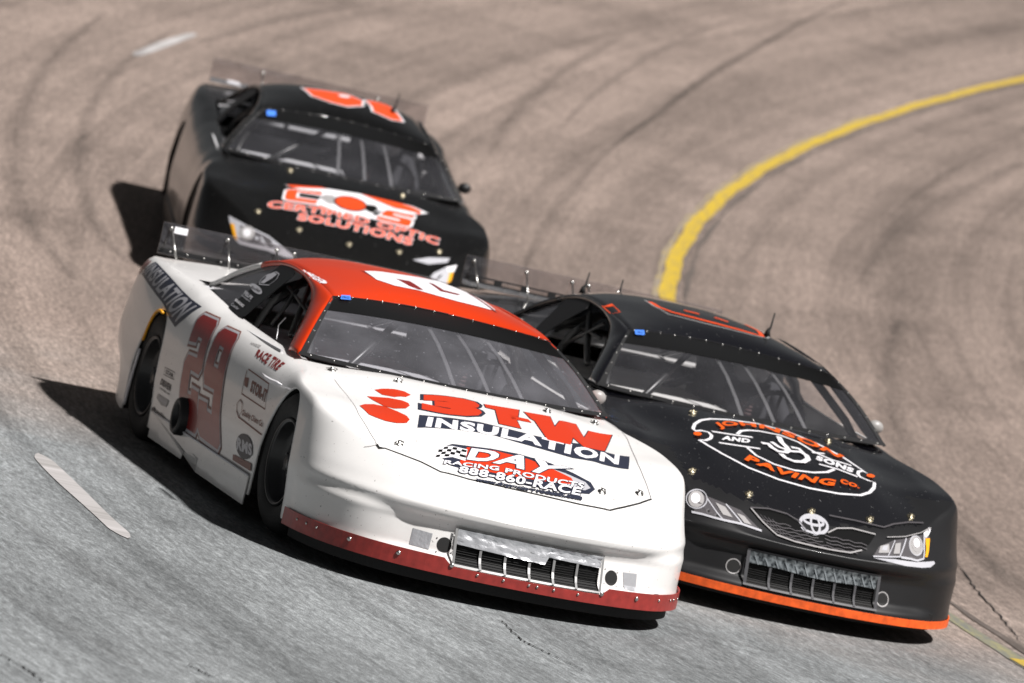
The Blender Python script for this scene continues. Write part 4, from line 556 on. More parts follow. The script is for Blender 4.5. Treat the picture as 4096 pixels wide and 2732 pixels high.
# ------------------------------------------------------------------ track
RY = 46.0057; RW = 50.9966; BANK = 0.196628; APR = R(4.6)
def surf_z(r):
    if r < 30: return (30 - RY) * math.tan(APR)
    if r < RY: return (r - RY) * math.tan(APR)
    if r < 62: return (r - RY) * math.tan(BANK)
    return (62 - RY) * math.tan(BANK)
def tpt(r, th, lift=0.0): return Vector((r * math.cos(th), r * math.sin(th), surf_z(r) + lift))
def asphalt(name, k):
    m = bpy.data.materials.new(name); m.use_nodes = True; nt = m.node_tree; N = nt.nodes; L = nt.links; b = N['Principled BSDF']
    uv = N.new('ShaderNodeUVMap')
    def noise(scale, det, sx=1, sy=1, rough=.55):
        mp = N.new('ShaderNodeMapping'); mp.inputs['Scale'].default_value = (sx, sy, 1); L.new(uv.outputs[0], mp.inputs[0])
        n = N.new('ShaderNodeTexNoise'); n.inputs['Scale'].default_value = scale; n.inputs['Detail'].default_value = det; n.inputs['Roughness'].default_value = rough
        L.new(mp.outputs[0], n.inputs['Vector']); return n.outputs['Fac']
    def ramp(src, stops):
        r = N.new('ShaderNodeValToRGB'); e = r.color_ramp.elements
        while len(e) < len(stops): e.new(.5)
        for q, (p, c) in zip(e, stops): q.position = p; q.color = (*(c if isinstance(c, tuple) else (c, c, c)), 1)
        L.new(src, r.inputs[0]); return r.outputs[0]
    def mul(a, c):
        x = N.new('ShaderNodeMixRGB'); x.blend_type = 'MULTIPLY'; x.inputs[0].default_value = 1; L.new(a, x.inputs[1]); L.new(c, x.inputs[2]); return x.outputs[0]
    # floodlight tint and fall-off painted into base: cool near, warm and darker far
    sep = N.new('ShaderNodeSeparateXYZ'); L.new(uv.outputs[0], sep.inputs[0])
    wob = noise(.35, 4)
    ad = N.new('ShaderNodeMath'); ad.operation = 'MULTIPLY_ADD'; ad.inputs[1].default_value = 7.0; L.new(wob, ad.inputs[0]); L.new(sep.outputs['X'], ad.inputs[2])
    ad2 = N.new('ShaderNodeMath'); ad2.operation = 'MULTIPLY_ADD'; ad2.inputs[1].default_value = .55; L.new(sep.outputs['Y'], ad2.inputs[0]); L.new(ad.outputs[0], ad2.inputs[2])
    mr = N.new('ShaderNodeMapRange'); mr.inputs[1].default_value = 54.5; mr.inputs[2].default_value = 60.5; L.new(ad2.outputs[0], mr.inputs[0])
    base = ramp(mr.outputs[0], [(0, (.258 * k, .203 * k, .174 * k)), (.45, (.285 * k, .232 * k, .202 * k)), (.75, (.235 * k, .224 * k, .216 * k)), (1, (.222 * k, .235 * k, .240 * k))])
    c = mul(base, ramp(noise(.55, 6), [(.25, .80), (.75, 1.16)]))
    c = mul(c, ramp(noise(1.0, 5, .10, 1.7, .6), [(.32, .74), (.5, .97), (.8, 1.06)]))      # rubber laid along the groove
    c = mul(c, ramp(noise(1.0, 4, .05, 4.5, .6), [(.36, .80), (.52, 1.0), (.7, 1.04)]))
    c = mul(c, ramp(noise(.9, 6, .6, .9, .65), [(.30, .74), (.48, 1.0), (.72, 1.08)]))
    c = mul(c, ramp(noise(1.0, 3, .035, .75), [(.34, .80), (.52, 1.0)]))
    c = mul(c, ramp(noise(7, 4, .5, 1.6, .7), [(.3, .84), (.7, 1.12)]))
    c = mul(c, ramp(noise(42, 4, .28, 1.0, .8), [(.32, .55), (.5, .96), (.66, 1.5)]))       # aggregate, worn along the driving line
    c = mul(c, ramp(noise(20, 4, .16, 1.0, .75), [(.3, .80), (.5, .98), (.7, 1.22)]))
    c = mul(c, ramp(noise(150, 2, .7, 1.0, .8), [(.3, .62), (.5, .96), (.7, 1.42)]))
    L.new(c, b.inputs['Base Color']); b.inputs['Roughness'].default_value = .82; b.inputs['Specular IOR Level'].default_value = .3
    bu = N.new('ShaderNodeBump'); bu.inputs['Strength'].default_value = .5; bu.inputs['Distance'].default_value = .006
    L.new(noise(70, 4, .5, 1, .7), bu.inputs['Height']); L.new(bu.outputs[0], b.inputs['Normal'])
    return m
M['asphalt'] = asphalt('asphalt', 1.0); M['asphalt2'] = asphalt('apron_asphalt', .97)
def ring_sheet(name, rs, t0, t1, nt, m, lift=0.0, kind='structure', wob=None, label=None):
    bm = bmesh.new(); uvl = bm.loops.layers.uv.new('UVMap'); V = []
    for i in range(nt + 1):
        th = lerp(t0, t1, i / nt)
        V.append([(bm.verts.new(tpt(r + (wob(th, j) if wob else 0), th, lift)), (th * RY + 30, r)) for j, r in enumerate(rs)])
    for A, B in zip(V, V[1:]):
        for j in range(len(rs) - 1):
            q = [A[j], A[j + 1], B[j + 1], B[j]]; f = bm.faces.new([x[0] for x in q])
            for lo, x in zip(f.loops, q): lo[uvl].uv = x[1]
    o = link(name, bm, m); 
    if kind: o['kind'] = kind
    if label: o['label'] = label
    return o
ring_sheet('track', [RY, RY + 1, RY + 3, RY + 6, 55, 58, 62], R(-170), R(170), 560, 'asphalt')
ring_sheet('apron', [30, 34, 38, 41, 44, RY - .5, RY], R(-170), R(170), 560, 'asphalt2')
bm = bmesh.new(); n = 96
for r0, r1 in ((0.02, 30), (62, 500)):
    z = surf_z(r0 + .01 if r0 < 1 else 63)
    for i in range(n):
        a, b_ = 2 * math.pi * i / n, 2 * math.pi * (i + 1) / n
        vs = [bm.verts.new((r * math.cos(t), r * math.sin(t), z - .004)) for r, t in ((r0, a), (r1, a), (r1, b_), (r0, b_))]
        bm.faces.new(vs)
M['ground'] = mat('dry_ground', (.10, .095, .075), .9, noise=(.6, .3, .7))
g = link('ground', bm, 'ground'); g['kind'] = 'structure'
# worn painted lines
def linepaint(name, col, lo, hi, under=(.2, .18, .16)):
    m = bpy.data.materials.new(name); m.use_nodes = True; nt = m.node_tree; N = nt.nodes; L = nt.links; b = N['Principled BSDF']
    uv = N.new('ShaderNodeUVMap'); mp = N.new('ShaderNodeMapping'); mp.inputs['Scale'].default_value = (.5, 2.2, 1); L.new(uv.outputs[0], mp.inputs[0])
    n1 = N.new('ShaderNodeTexNoise'); n1.inputs['Scale'].default_value = 8; n1.inputs['Detail'].default_value = 8; n1.inputs['Roughness'].default_value = .75; L.new(mp.outputs[0], n1.inputs['Vector'])
    rp = N.new('ShaderNodeValToRGB'); rp.color_ramp.elements[0].position = lo; rp.color_ramp.elements[1].position = hi; L.new(n1.outputs['Fac'], rp.inputs[0])
    mx = N.new('ShaderNodeMixRGB'); mx.inputs[1].default_value = (*under, 1); mx.inputs[2].default_value = (*col, 1); L.new(rp.outputs[0], mx.inputs[0]); L.new(mx.outputs[0], b.inputs['Base Color'])
    b.inputs['Roughness'].default_value = .7; return m
M['yline'] = linepaint('yellow_line_paint', (.50, .345, .025), .30, .56, (.28, .215, .09))
M['yover'] = linepaint('yellow_overspray', (.36, .27, .08), .45, .70, (.24, .20, .16))
M['wline'] = linepaint('white_line_paint', (.47, .45, .45), .34, .64, (.25, .24, .23))
M['yfaint'] = linepaint('worn_yellow_paint', (.34, .31, .12), .44, .74, (.16, .16, .14))
M['seam'] = linepaint('tar_seam', (.085, .07, .06), .25, .6, (.17, .14, .125))
rndw = lambda amp, f, ph: (lambda th, j: amp * math.sin(th * RY * f + ph + j * 2.1) + amp * .6 * math.sin(th * RY * f * 2.7 + j))
ring_sheet('yellow_line', [RY - .062, RY - .02, RY + .02, RY + .062], R(-75), R(-7.5), 300, 'yline', .004, wob=rndw(.009, 3, 0))
ring_sheet('yellow_line', [RY + .068, RY + .11], R(-34), R(-7.5), 160, 'yover', .004, wob=rndw(.008, 3, 4))
ring_sheet('yellow_line', [RY - .05, RY + .05], R(-7.5), R(12), 90, 'yfaint', .004, wob=rndw(.006, 3, 1))
ring_sheet('yellow_line', [RY - .03, RY + .04], R(-0.982), R(10.0), 16, 'yline', .008, wob=rndw(.006, 3, 1))
ring_sheet('tar_seam', [RY - .155, RY - .120], R(-75), R(12), 340, 'seam', .004, wob=rndw(.012, 2.3, 2))
for a, b_ in [(-26.846, -24.272), (-1.554, 1.009)]:
    tw = (lambda a, b_: lambda th, j: (j - 2) * .025 * min(1, 2.2 * max(0, math.sin(math.pi * (th - R(a)) / (R(b_) - R(a)))) ** .6) + .006 * math.sin(th * 160 + j))(a, b_)
    ring_sheet('lane_dash', [RW, RW, RW, RW, RW], R(a), R(b_), 40, 'wline', .004, wob=tw)
# tyre marks: rubber left on the asphalt
def rubber_mat(name, dens):
    m = bpy.data.materials.new(name); m.use_nodes = True; nt = m.node_tree; N = nt.nodes; L = nt.links; b = N['Principled BSDF']
    b.inputs['Base Color'].default_value = (.03, .026, .024, 1); b.inputs['Roughness'].default_value = .8
    uv = N.new('ShaderNodeUVMap'); sp = N.new('ShaderNodeSeparateXYZ'); L.new(uv.outputs[0], sp.inputs[0])
    pg = N.new('ShaderNodeMath'); pg.operation = 'PINGPONG'; pg.inputs[1].default_value = 1; L.new(sp.outputs['Y'], pg.inputs[0])
    mp = N.new('ShaderNodeMapping'); mp.inputs['Scale'].default_value = (.35, 2.5, 1); L.new(uv.outputs[0], mp.inputs[0])
    n = N.new('ShaderNodeTexNoise'); n.inputs['Scale'].default_value = 2.2; n.inputs['Detail'].default_value = 8; n.inputs['Roughness'].default_value = .7; L.new(mp.outputs[0], n.inputs['Vector'])
    a = N.new('ShaderNodeMath'); a.operation = 'MULTIPLY'; L.new(pg.outputs[0], a.inputs[0]); L.new(n.outputs['Fac'], a.inputs[1])
    c = N.new('ShaderNodeMapRange'); c.inputs[1].default_value = .12; c.inputs[2].default_value = .62; c.inputs[4].default_value = dens; L.new(a.outputs[0], c.inputs[0])
    L.new(c.outputs[0], b.inputs['Alpha']); return m
M['mark'] = rubber_mat('tyre_mark', .5); M['markf'] = rubber_mat('faint_tyre_mark', .26)
def tyre_mark(pts, w, m, k):
    P = []; n = len(pts)
    for i in range(12 * (n - 1) + 1):
        t = i / 12; P.append((cinterp(t, [(j, q[0]) for j, q in enumerate(pts)]), cinterp(t, [(j, q[1]) for j, q in enumerate(pts)])))
    bm = bmesh.new(); uvl = bm.loops.layers.uv.new('UVMap'); V = []
    for i, (r, a) in enumerate(P):
        ww = w * (.35 + .65 * math.sin(math.pi * i / (len(P) - 1)))
        V.append([(bm.verts.new(tpt(r + u * ww, R(a), .006 + .002 * k)), (R(a) * RY + k * 3, 1 + u)) for u in (-1, -.5, 0, .5, 1)])
    for A, B in zip(V, V[1:]):
        for j in range(4):
            q = [A[j], A[j + 1], B[j + 1], B[j]]; f = bm.faces.new([x[0] for x in q])
            for lo, x in zip(f.loops, q): lo[uvl].uv = x[1]
    o = link('tyre_mark', bm, m); o['kind'] = 'structure'
for k, (pts, w, m_) in enumerate([([(48.676, -42.142), (47.988, -37.121), (47.575, -33.078), (47.279, -29.357), (47.161, -26.435)], 0.09, 'mark'), ([(47.161, -26.435), (47.052, -22.935), (47.029, -19.523), (47.061, -16.774)], 0.1, 'markf'), ([(44.193, -32.027), (44.225, -29.628), (44.359, -27.506), (44.423, -25.664), (44.488, -23.299), (44.569, -19.779)], 0.28, 'markf'), ([(44.602, -34.371), (44.608, -31.777), (44.593, -28.39), (44.593, -25.385)], 0.08, 'markf'), ([(51.158, -26.716), (50.819, -22.131), (50.457, -18.128), (50.199, -15.12), (49.939, -12.543), (49.764, -11.47)], 0.12, 'markf'), ([(51.744, -26.473), (51.204, -20.998), (50.768, -16.224), (50.435, -12.407), (50.128, -9.977)], 0.16, 'markf'), ([(48.798, -34.796), (48.196, -28.005), (47.855, -23.875)], 0.14, 'markf'), ([(44.281, -17.482), (44.639, -12.548), (44.903, -9.166), (45.102, -6.293), (45.301, -3.782)], 0.2, 'markf'), ([(50.636, -32.119), (50.786, -29.031), (50.803, -26.161)], 0.16, 'markf'), ([(48.728, -39.036), (48.405, -35.285), (48.042, -31.313), (47.669, -26.957)], 0.07, 'markf'), ([(51.548, 0.884), (51.472, 2.641), (51.271, 4.038)], 0.18, 'markf'), ([(50.057, 0.958), (49.675, 2.277), (49.372, 2.853)], 0.12, 'markf'), ([(48.349, 0.509), (47.841, 0.951)], 0.16, 'markf'), ([(52.087, 3.552), (52.022, 4.502), (51.931, 5.162)], 0.15, 'markf')]): tyre_mark(pts, w, m_, k)
# cracks
def crack(pts, w, name='crack'):
    bm = bmesh.new(); P = []
    rnd = random.Random(len(pts) * 7)
    for (r0, a0), (r1, a1) in zip(pts, pts[1:]):
        for k in range(14):
            t = k / 14; P.append((lerp(r0, r1, t) + rnd.uniform(-.009, .009), lerp(a0, a1, t)))
    L_ = []; 
    for i, (r, a) in enumerate(P):
        ww = w * rnd.uniform(.35, 1.1) * math.sin(math.pi * (i + .5) / len(P)) ** .5
        L_.append((bm.verts.new(tpt(r - ww, R(a), .005)), bm.verts.new(tpt(r + ww, R(a), .005))))
    for A, B in zip(L_, L_[1:]): bm.faces.new((A[0], A[1], B[1], B[0]))
    o = link(name, bm, 'vblack'); o['kind'] = 'structure'
for c in [[(49.323, 1.4), (49.383, 1.985), (49.334, 2.319), (49.259, 2.747)], [(45.223, -6.62), (45.535, -3.828), (45.691, -2.444), (45.813, -1.571)], [(52.517, 5.257), (52.483, 5.581), (52.493, 5.837)], [(51.598, 4.661), (51.551, 4.94)]]: crack(c, .006)

# ------------------------------------------------------------------ car builder
def inpoly(x, y, P):
    c = False; j = len(P) - 1
    for i in range(len(P)):
        if (P[i][1] > y) != (P[j][1] > y) and x < (P[j][0] - P[i][0]) * (y - P[i][1]) / (P[j][1] - P[i][1]) + P[i][0]: c = not c
        j = i
    return c
HOODP = [(1.93, -.62), (2.06, -.38), (2.14, 0), (2.06, .38), (1.93, .62), (1.2, .70), (.70, .76), (.70, -.76), (1.2, -.70)]
def bolt(bm, p, n, r):
    rot = Vector(n).to_track_quat('Z', 'Y').to_matrix().to_4x4(); s = bmesh.ops.create_uvsphere(bm, u_segments=8, v_segments=5, radius=r)
    for v in s['verts']: v.co = rot @ Vector((v.co.x, v.co.y, v.co.z * .6)) + Vector(p)
def hit(surf, o, d):
    h = surf.ray_cast(Vector(o), Vector(d))
    if h[0] is None: h = surf.find_nearest(Vector(o))
    n = h[1]
    if n.dot(Vector(d)) > 0: n = -n
    return h[0], n
def make_wheel(root, x, y, steer, r=.343, w=.27):
    sg = -1 if y < 0 else 1
    hub = bpy.data.objects.new('wheel', None)
    # tyre: the wheel is the tyre mesh, rim its child
    bm = bmesh.new(); hw = w / 2
    prof = [(-hw + .03, .205), (-hw + .005, .225), (-hw, .27), (-hw + .006, .31), (-hw + .03, r - .008), (-hw + .06, r), (-.03, r + .001), (.03, r + .001), (hw - .06, r), (hw - .03, r - .008), (hw - .006, .31), (hw, .27), (hw - .005, .225), (hw - .03, .205)]
    lathe(bm, prof, 'y', 56); bmesh.ops.recalc_face_normals(bm, faces=bm.faces)
    t = link('wheel', bm, 'rubber', root); t.location = (x, y - sg * hw, r); t.rotation_euler = (0, 0, R(steer))
    bm = bmesh.new(); o = sg * (hw - .012)
    lathe(bm, [(o, .208), (o + sg * .006, .20), (o - sg * .004, .192), (o - sg * .05, .186), (o - sg * .08, .15), (o - sg * .055, .11), (o - sg * .045, .075), (o - sg * .04, .045), (o - sg * .02, .04), (o - sg * .02, .001)], 'y', 40)
    bmesh.ops.recalc_face_normals(bm, faces=bm.faces)
    link('rim', bm, 'rim', t)
    bm = bmesh.new()
    lathe(bm, [(o + sg * .002, .212), (o + sg * .009, .207), (o + sg * .007, .200), (o - sg * .002, .198)], 'y', 40)
    link('rim_edge', bm, 'steel' if False else 'cage', t)
    bm = bmesh.new()
    for k in range(5):
        a = 2 * math.pi * k / 5; bolt(bm, (math.cos(a) * .06, o - sg * .03, math.sin(a) * .06), (0, sg, 0), .010)
    link('lug_nuts', bm, 'mgrey', t)['kind'] = 'stuff'
    for k in range(16):
        pass
    return t

def build_car(key, label, group):
    root = thing('race_car', label, 'race car', group)
    rows, loc = POSE[key]
    mm = Matrix(rows).to_4x4(); mm.translation = Vector(loc); root.matrix_world = mm
    Wc = key == 'W'
    pm = {'W': 'white', 'T': 'black', 'B': 'black2'}[key]
    bm = build_body(key); surf = bvh_of(bm); bm.normal_update()
    vn = {}
    for v in bm.verts: vn[tuple(round(c, 4) for c in v.co)] = v.normal.copy()
    # split into body, hood and front fascia; shading kept continuous
    groups = {'body': [], 'hood': [], 'front_bumper': []}
    for f in bm.faces:
        c = f.calc_center_median()
        if c.x > .7 and f.normal.z > .5 and inpoly(c.x, c.y, HOODP): groups['hood'].append(f.index)
        elif c.x > 1.60: groups['front_bumper'].append(f.index)
        else: groups['body'].append(f.index)
    bm.faces.ensure_lookup_table()
    for nm, idx in groups.items():
        ids = set(idx); b2 = bm.copy(); b2.faces.ensure_lookup_table()
        bmesh.ops.delete(b2, geom=[f for f in b2.faces if f.index not in ids], context='FACES')
        o = link(nm, b2, 'fascia' if key == 'T' and nm == 'front_bumper' else pm, root); me = o.data
        me.normals_split_custom_set_from_vertices([vn.get(tuple(round(c, 4) for c in v.co), v.normal) for v in me.vertices])
    bm.free()
    # ---- roof with pillars
    rb = roof_bm(); rsurf = roof_bvh()
    o = link('roof', rb, 'redor' if Wc else pm, root); md = o.modifiers.new('sheet', 'SOLIDIFY'); md.thickness = .012; md.offset = 1 if False else -1
    for sg in (-1, 1):
        for nm_, b_ in zip(('front_pillar', 'rear_pillar'), pillar_bms(sg)):
            o_ = link(nm_, b_, ('redor' if nm_ == 'front_pillar' else 'white') if Wc else pm, root); md_ = o_.modifiers.new('sheet', 'SOLIDIFY'); md_.thickness = .01; md_.offset = -1
    # ---- glass
    gb = glass_bm(); gsurf = bvh_of(gb); link('windshield', gb, 'glass' if Wc else 'glassT', root)
    bn = glass_bm(.0025, -.97, .97, .70, .985, 30, 5); link('windshield_banner', bn, 'dblack', root)
    fr = bmesh.new()
    for a in (dict(s0=-1.005, s1=1.005, t0=-.01, t1=.035, ns=40, nt=1), dict(s0=-1.0, s1=-.965, t0=.035, t1=.97, ns=1, nt=12), dict(s0=.965, s1=1.0, t0=.035, t1=.97, ns=1, nt=12), dict(s0=-1, s1=1, t0=.985, t1=1.0, ns=40, nt=1)):
        q = glass_bm(.004, **a); me = bpy.data.meshes.new('x'); q.to_mesh(me); q.free(); fr.from_mesh(me); bpy.data.meshes.remove(me)
    link('windshield_frame', fr, 'mblack', root)
    bb = bmesh.new()
    for k in range(15): s = -.94 + 1.88 * k / 14; bolt(bb, ws_pt(s, .012, .005), (.6, 0, .8), .005); 
    for k in range(12): s = -.92 + 1.84 * k / 11; bolt(bb, ws_pt(s, .99, .005), (.6, 0, .8), .0045)
    for k in range(1, 6):
        for s in (-.985, .985): bolt(bb, ws_pt(s, k / 6, .005), (.5, s * .5, .7), .0045)
    b_o = link('windshield_bolts', bb, 'steel', root); b_o['kind'] = 'stuff'
    # support straps behind the windshield
    for s in (-.06, .17, .40):
        bm = bmesh.new(); pts = [ws_pt(s * (1 + .02 * t), t, -.012) for t in (0, .25, .5, .75, 1)]
        rows_ = [[p + Vector((0, -.010, 0)), p + Vector((0, .010, 0))] for p in pts]; grid(bm, rows_)
        o = link('windshield_brace', bm, 'alu', root, smooth=False); md = o.modifiers.new('strap', 'SOLIDIFY'); md.thickness = .005
    # rear window
    bm = bmesh.new(); grid(bm, [cab_row(e, c) for e, c in densify([RAIL[-1]] + REAR, 12)]); link('rear_window', bm, 'glassT', root)
    # side windows: panel with lettering and the clear quarter window
    for sg in (-1, 1):
        bm = bmesh.new(); ps = [lean(x, z, -.006) for x, z in [(-1.236, .871), (-.987, .834), (-.743, .814), (-.55, .81), (-.60, .95), (-.55, 1.08), (-.60, 1.10), (-.70, 1.092), (-.841, 1.067), (-.985, 1.016), (-1.107, .958), (-1.179, .913)]]
        vs = [bm.verts.new((p.x, p.y * -sg, p.z)) for p in ps]; bm.faces.new(vs); bmesh.ops.triangulate(bm, faces=bm.faces)
        link('quarter_window', bm, 'sglass', root, smooth=False)
        pts = [(-.70, 1.093), (-.60, 1.104), (-.51, 1.106), (-.43, 1.095), (-.40, 1.07), (-.41, 1.02), (-.425, .93), (-.43, .86), (-.44, .82), (-.49, .806), (-.74, .812), (-.73, .90), (-.715, 1.0)] if Wc else \
              [(-.84, 1.067), (-.70, 1.093), (-.60, 1.104), (-.50, 1.104), (-.47, 1.07), (-.58, .95), (-.62, .87), (-.60, .812), (-.74, .812), (-.80, .90), (-.83, 1.0)]
        if Wc: pts = [(-.70, 1.093), (-.60, 1.104), (-.50, 1.105), (-.42, 1.092), (-.40, 1.065), (-.415, .98), (-.42, .90), (-.42, .825), (-.485, .806), (-.73, .815), (-.72, .90), (-.71, 1.0)]
        bm = bmesh.new(); vs = [bm.verts.new((lambda p: (p.x, p.y * -sg, p.z))(lean(x, z, .003))) for x, z in pts]; bm.faces.new(vs)
        bmesh.ops.triangulate(bm, faces=bm.faces)
        o = link('window_panel', bm, 'dblack' if Wc else 'mblack', root, smooth=False); md = o.modifiers.new('sheet', 'SOLIDIFY'); md.thickness = .004
    # ---- chassis pan, inner panels
    bm = bmesh.new()
    box(bm, (-.05, 0, .15), (1.75, 1.86, .03)); box(bm, (1.75, 0, .16), (.85, 1.45, .03)); box(bm, (-1.9, 0, .28), (.5, 1.4, .03))
    for x0 in (1.25, -1.3):
        for s in (-1, 1): box(bm, (x0, s * .60, .38), (.80, .02, .42))
    for s in (-1, 1): box(bm, (.86, s * .76, .42), (.02, .32, .50)); box(bm, (-.90, s * .76, .42), (.02, .32, .50))
    box(bm, (2.02, 0, .26), (.02, 1.3, .26)); box(bm, (.62, 0, .50), (.03, 1.5, .52))
    for s in (-1, 1): box(bm, (-.1, s * .90, .40), (1.5, .02, .5))
    link('chassis', bm, 'vblack', root, smooth=False)
    im = 'innerw' if key == 'T' else 'inner' if Wc else 'inner'
    bm = bmesh.new()
    box(bm, (-.2, 0, .30), (1.6, 1.60, .01)); 
    box(bm, (-1.05, 0, .52), (.02, 1.56, .46), Matrix.Rotation(R(12), 3, 'Y')); box(bm, (-1.42, 0, .845), (.75, 1.50, .012), Matrix.Rotation(R(2), 3, 'Y'))
    for s in (-1, 1): box(bm, (-.25, s * .84, .56), (1.5, .012, .46))
    link('interior_panels', bm, im, root, smooth=False)
    bm = bmesh.new(); box(bm, (-.40, -.36, .752), (1.50, .80, .006), Matrix.Rotation(R(-1.5), 3, 'Y')); box(bm, (-.40, .045, .66), (1.5, .006, .19)); link('interior_shelf', bm, im, root, smooth=False)
    bm = bmesh.new(); rows_ = []
    for y in [(-.76 + 1.52 * k / 20) for k in range(21)]:
        xf = ws_base(y).x; rows_.append([(xf - .01, y, .797), (xf - .16, y, .80), (xf - .27, y, .792), (xf - .33, y, .76), (xf - .34, y, .62)])
    grid(bm, rows_); link('dashboard', bm, 'mblack' if not Wc else 'mblack', root)
    # ---- roll cage
    bm = bmesh.new(); c = .022
    for s in (-1, 1):
        tube(bm, [(.60, s * .72, .30), (.60, s * .73, .74), (.40, s * .68, .86), (.05, s * .53, 1.05), (-.02, s * .52, 1.07), (-.42, s * .52, 1.09)], c)
        tube(bm, [(-.45, s * .74, .20), (-.45, s * .74, .72), (-.44, s * .66, .92), (-.42, s * .50, 1.09)], c)
        tube(bm, [(-.42, s * .48, 1.08), (-1.0, s * .50, .93), (-1.75, s * .5, .72)], c)
        for z in (.40, .54, .68): tube(bm, [(-.45, s * .75, z), (.1, s * .86, z + .0), (.60, s * .73, z)], c)
    tube(bm, [(-.42, -.52, 1.09), (-.42, .52, 1.09)], c); tube(bm, [(-.03, -.52, 1.065), (-.03, .52, 1.065)], c)
    tube(bm, [(.60, -.72, .74), (.60, .72, .74)], c); tube(bm, [(-.45, -.74, .66), (-.45, .74, .66)], c)
    tube(bm, [(-.44, .50, 1.06), (-.45, -.72, .40)], c); tube(bm, [(-.42, .1, 1.08), (.55, -.52, .76)], c * .8)
    tube(bm, [(-.42, -.40, 1.08), (-.85, -.30, .86)], c * .8); tube(bm, [(-.42, .2, 1.08), (-1.1, .1, .86)], c * .8)
    link('roll_cage', bm, 'cage', root)
    # window net / wiring seen through the right window
    if not Wc:
        bm = bmesh.new(); tube(bm, [(-.44, -.58, 1.05), (-.10, -.66, .90), (.1, -.70, .84)], .018); tube(bm, [(-.1, -.60, 1.05), (-.42, -.69, .86)], .010)
        tube(bm, [(-.42, -.62, .97), (0.0, -.63, .98)], .010)
        link('window_brace', bm, 'cage', root)
    else:
        bm = bmesh.new(); tube(bm, [(-.42, -.60, 1.02), (.12, -.64, .965)], .009); tube(bm, [(-.25, -.60, 1.03), (-.22, -.70, .83)], .011); tube(bm, [(.20, -.72, .84), (-.20, -.56, 1.06)], .016)
        link('window_brace', bm, 'cage', root)
        bm = bmesh.new(); tube(bm, [(-.02, -.70, .90), (.02, -.74, .86), (.14, -.77, .80)], .0025, 6); link('window_cable', bm, 'alu', root)
    # ---- seat and steering wheel
    bm = bmesh.new(); yb = .36
    box(bm, (-.28, yb, .40), (.50, .46, .10), bev=.03); box(bm, (-.52, yb, .68), (.09, .48, .62), Matrix.Rotation(R(-10), 3, 'Y'), bev=.03)
    for s in (-1, 1): box(bm, (-.30, yb + s * .25, .50), (.50, .03, .26), bev=.012); box(bm, (-.46, yb + s * .26, .74), (.20, .03, .28), bev=.012); box(bm, (-.50, yb + s * .19, .98), (.26, .03, .16), bev=.012)
    box(bm, (-.60, yb, .98), (.05, .36, .18), bev=.02)
    s_o = link('seat', bm, 'mblack', root); sharpen(s_o)
    bm = bmesh.new(); ctr = Vector((.16, yb, .76)); ax = Vector((-.92, 0, .38)).normalized(); u_ = Vector((0, 1, 0)); v_ = ax.cross(u_)
    tube(bm, [ctr + (u_ * math.cos(t) + v_ * math.sin(t)) * .17 for t in [2 * math.pi * k / 28 for k in range(28)]], .015, 8, closed=True)
    for t in (.3, math.pi - .3, -math.pi / 2): tube(bm, [ctr, ctr + (u_ * math.cos(t) + v_ * math.sin(t)) * .17], .011, 6)
    tube(bm, [ctr, ctr - ax * .42], .018, 8)
    link('steering_wheel', bm, 'mblack', root)
    # ---- wheels
    make_wheel(root, 1.27, -.962, 2.0); make_wheel(root, 1.27, .962, 2.0); make_wheel(root, -1.31, -.965, 0); make_wheel(root, -1.31, .965, 0)
    # ---- rear deck spoiler
    bm = bmesh.new(); zb, zt = .893, 1.068; x0 = -2.295
    box(bm, (x0 + .012, 0, (zb + zt) / 2), (.006, 1.575, zt - zb)); sp = link('spoiler', bm, 'splate', root, smooth=False)
    bm = bmesh.new(); box(bm, (x0 + .04, 0, .904), (.055, 1.56, .004)); box(bm, (x0 + .018, 0, .915), (.004, 1.56, .026)); link('spoiler_bracket', bm, 'mblack' if Wc else 'alu', sp, smooth=False)
    for yy in (-.74, -.42, -.14, -.04, .14, .42, .74) if key != 'B' else (-.42, .42):
        bm = bmesh.new(); tube(bm, [(x0 + .02, yy, zt - .03), (x0 + .17, yy + (.02 if yy < -.5 else 0), .897)], .0055, 8); link('spoiler_brace', bm, 'steel', sp)
    bm = bmesh.new()
    for yy in (-.74, -.42, -.14, -.04, .14, .42, .74) if key != 'B' else (-.42, .42): bolt(bm, (x0 + .017, yy, zt - .03), (1, 0, 0), .013)
    for k in range(16 if key != 'B' else 0): bolt(bm, (x0 + .022, -.72 + .096 * k, .915), (1, 0, 0), .0065)
    link('spoiler_bolts', bm, 'steel', sp)['kind'] = 'stuff'
    if key == 'W':
        bm = bmesh.new(); box(bm, (x0 + .017, -.685, 1.035), (.003, .075, .036), bev=.0); link('spoiler_label', bm, 'dwhite', sp, smooth=False)
    if key == 'B':
        bm = bmesh.new(); box(bm, (x0 + .10, -.62, .925), (.05, .10, .03), bev=.008); link('spoiler_block', bm, 'dwhite', sp, smooth=False)
    if key == 'T':
        bm = bmesh.new(); n = 9; y0, y1 = -.74, .74
        box(bm, (x0 + .03, 0, .927), (.012, 1.5, .008)); box(bm, (x0 + .03, 0, .957), (.012, 1.5, .008))
        for k in range(n + 1): box(bm, (x0 + .03, lerp(y0, y1, k / n), .942), (.012, .045, .024))
        link('spoiler_slot_bar', bm, 'mblack', sp, smooth=False)
    # ---- hood pins
    pins = [(1.0, -.39), (1.0, .39)] + [(.88, -.69), (.88, .69)] if Wc else [(1.02, -.38), (1.02, .38)]
    pins += ([(1.86, -.60), (1.97, .40), (1.88, .62)] if Wc else [(2.01, -.33), (2.05, 0), (2.01, .33), (1.86, .60), (1.86, -.60)])
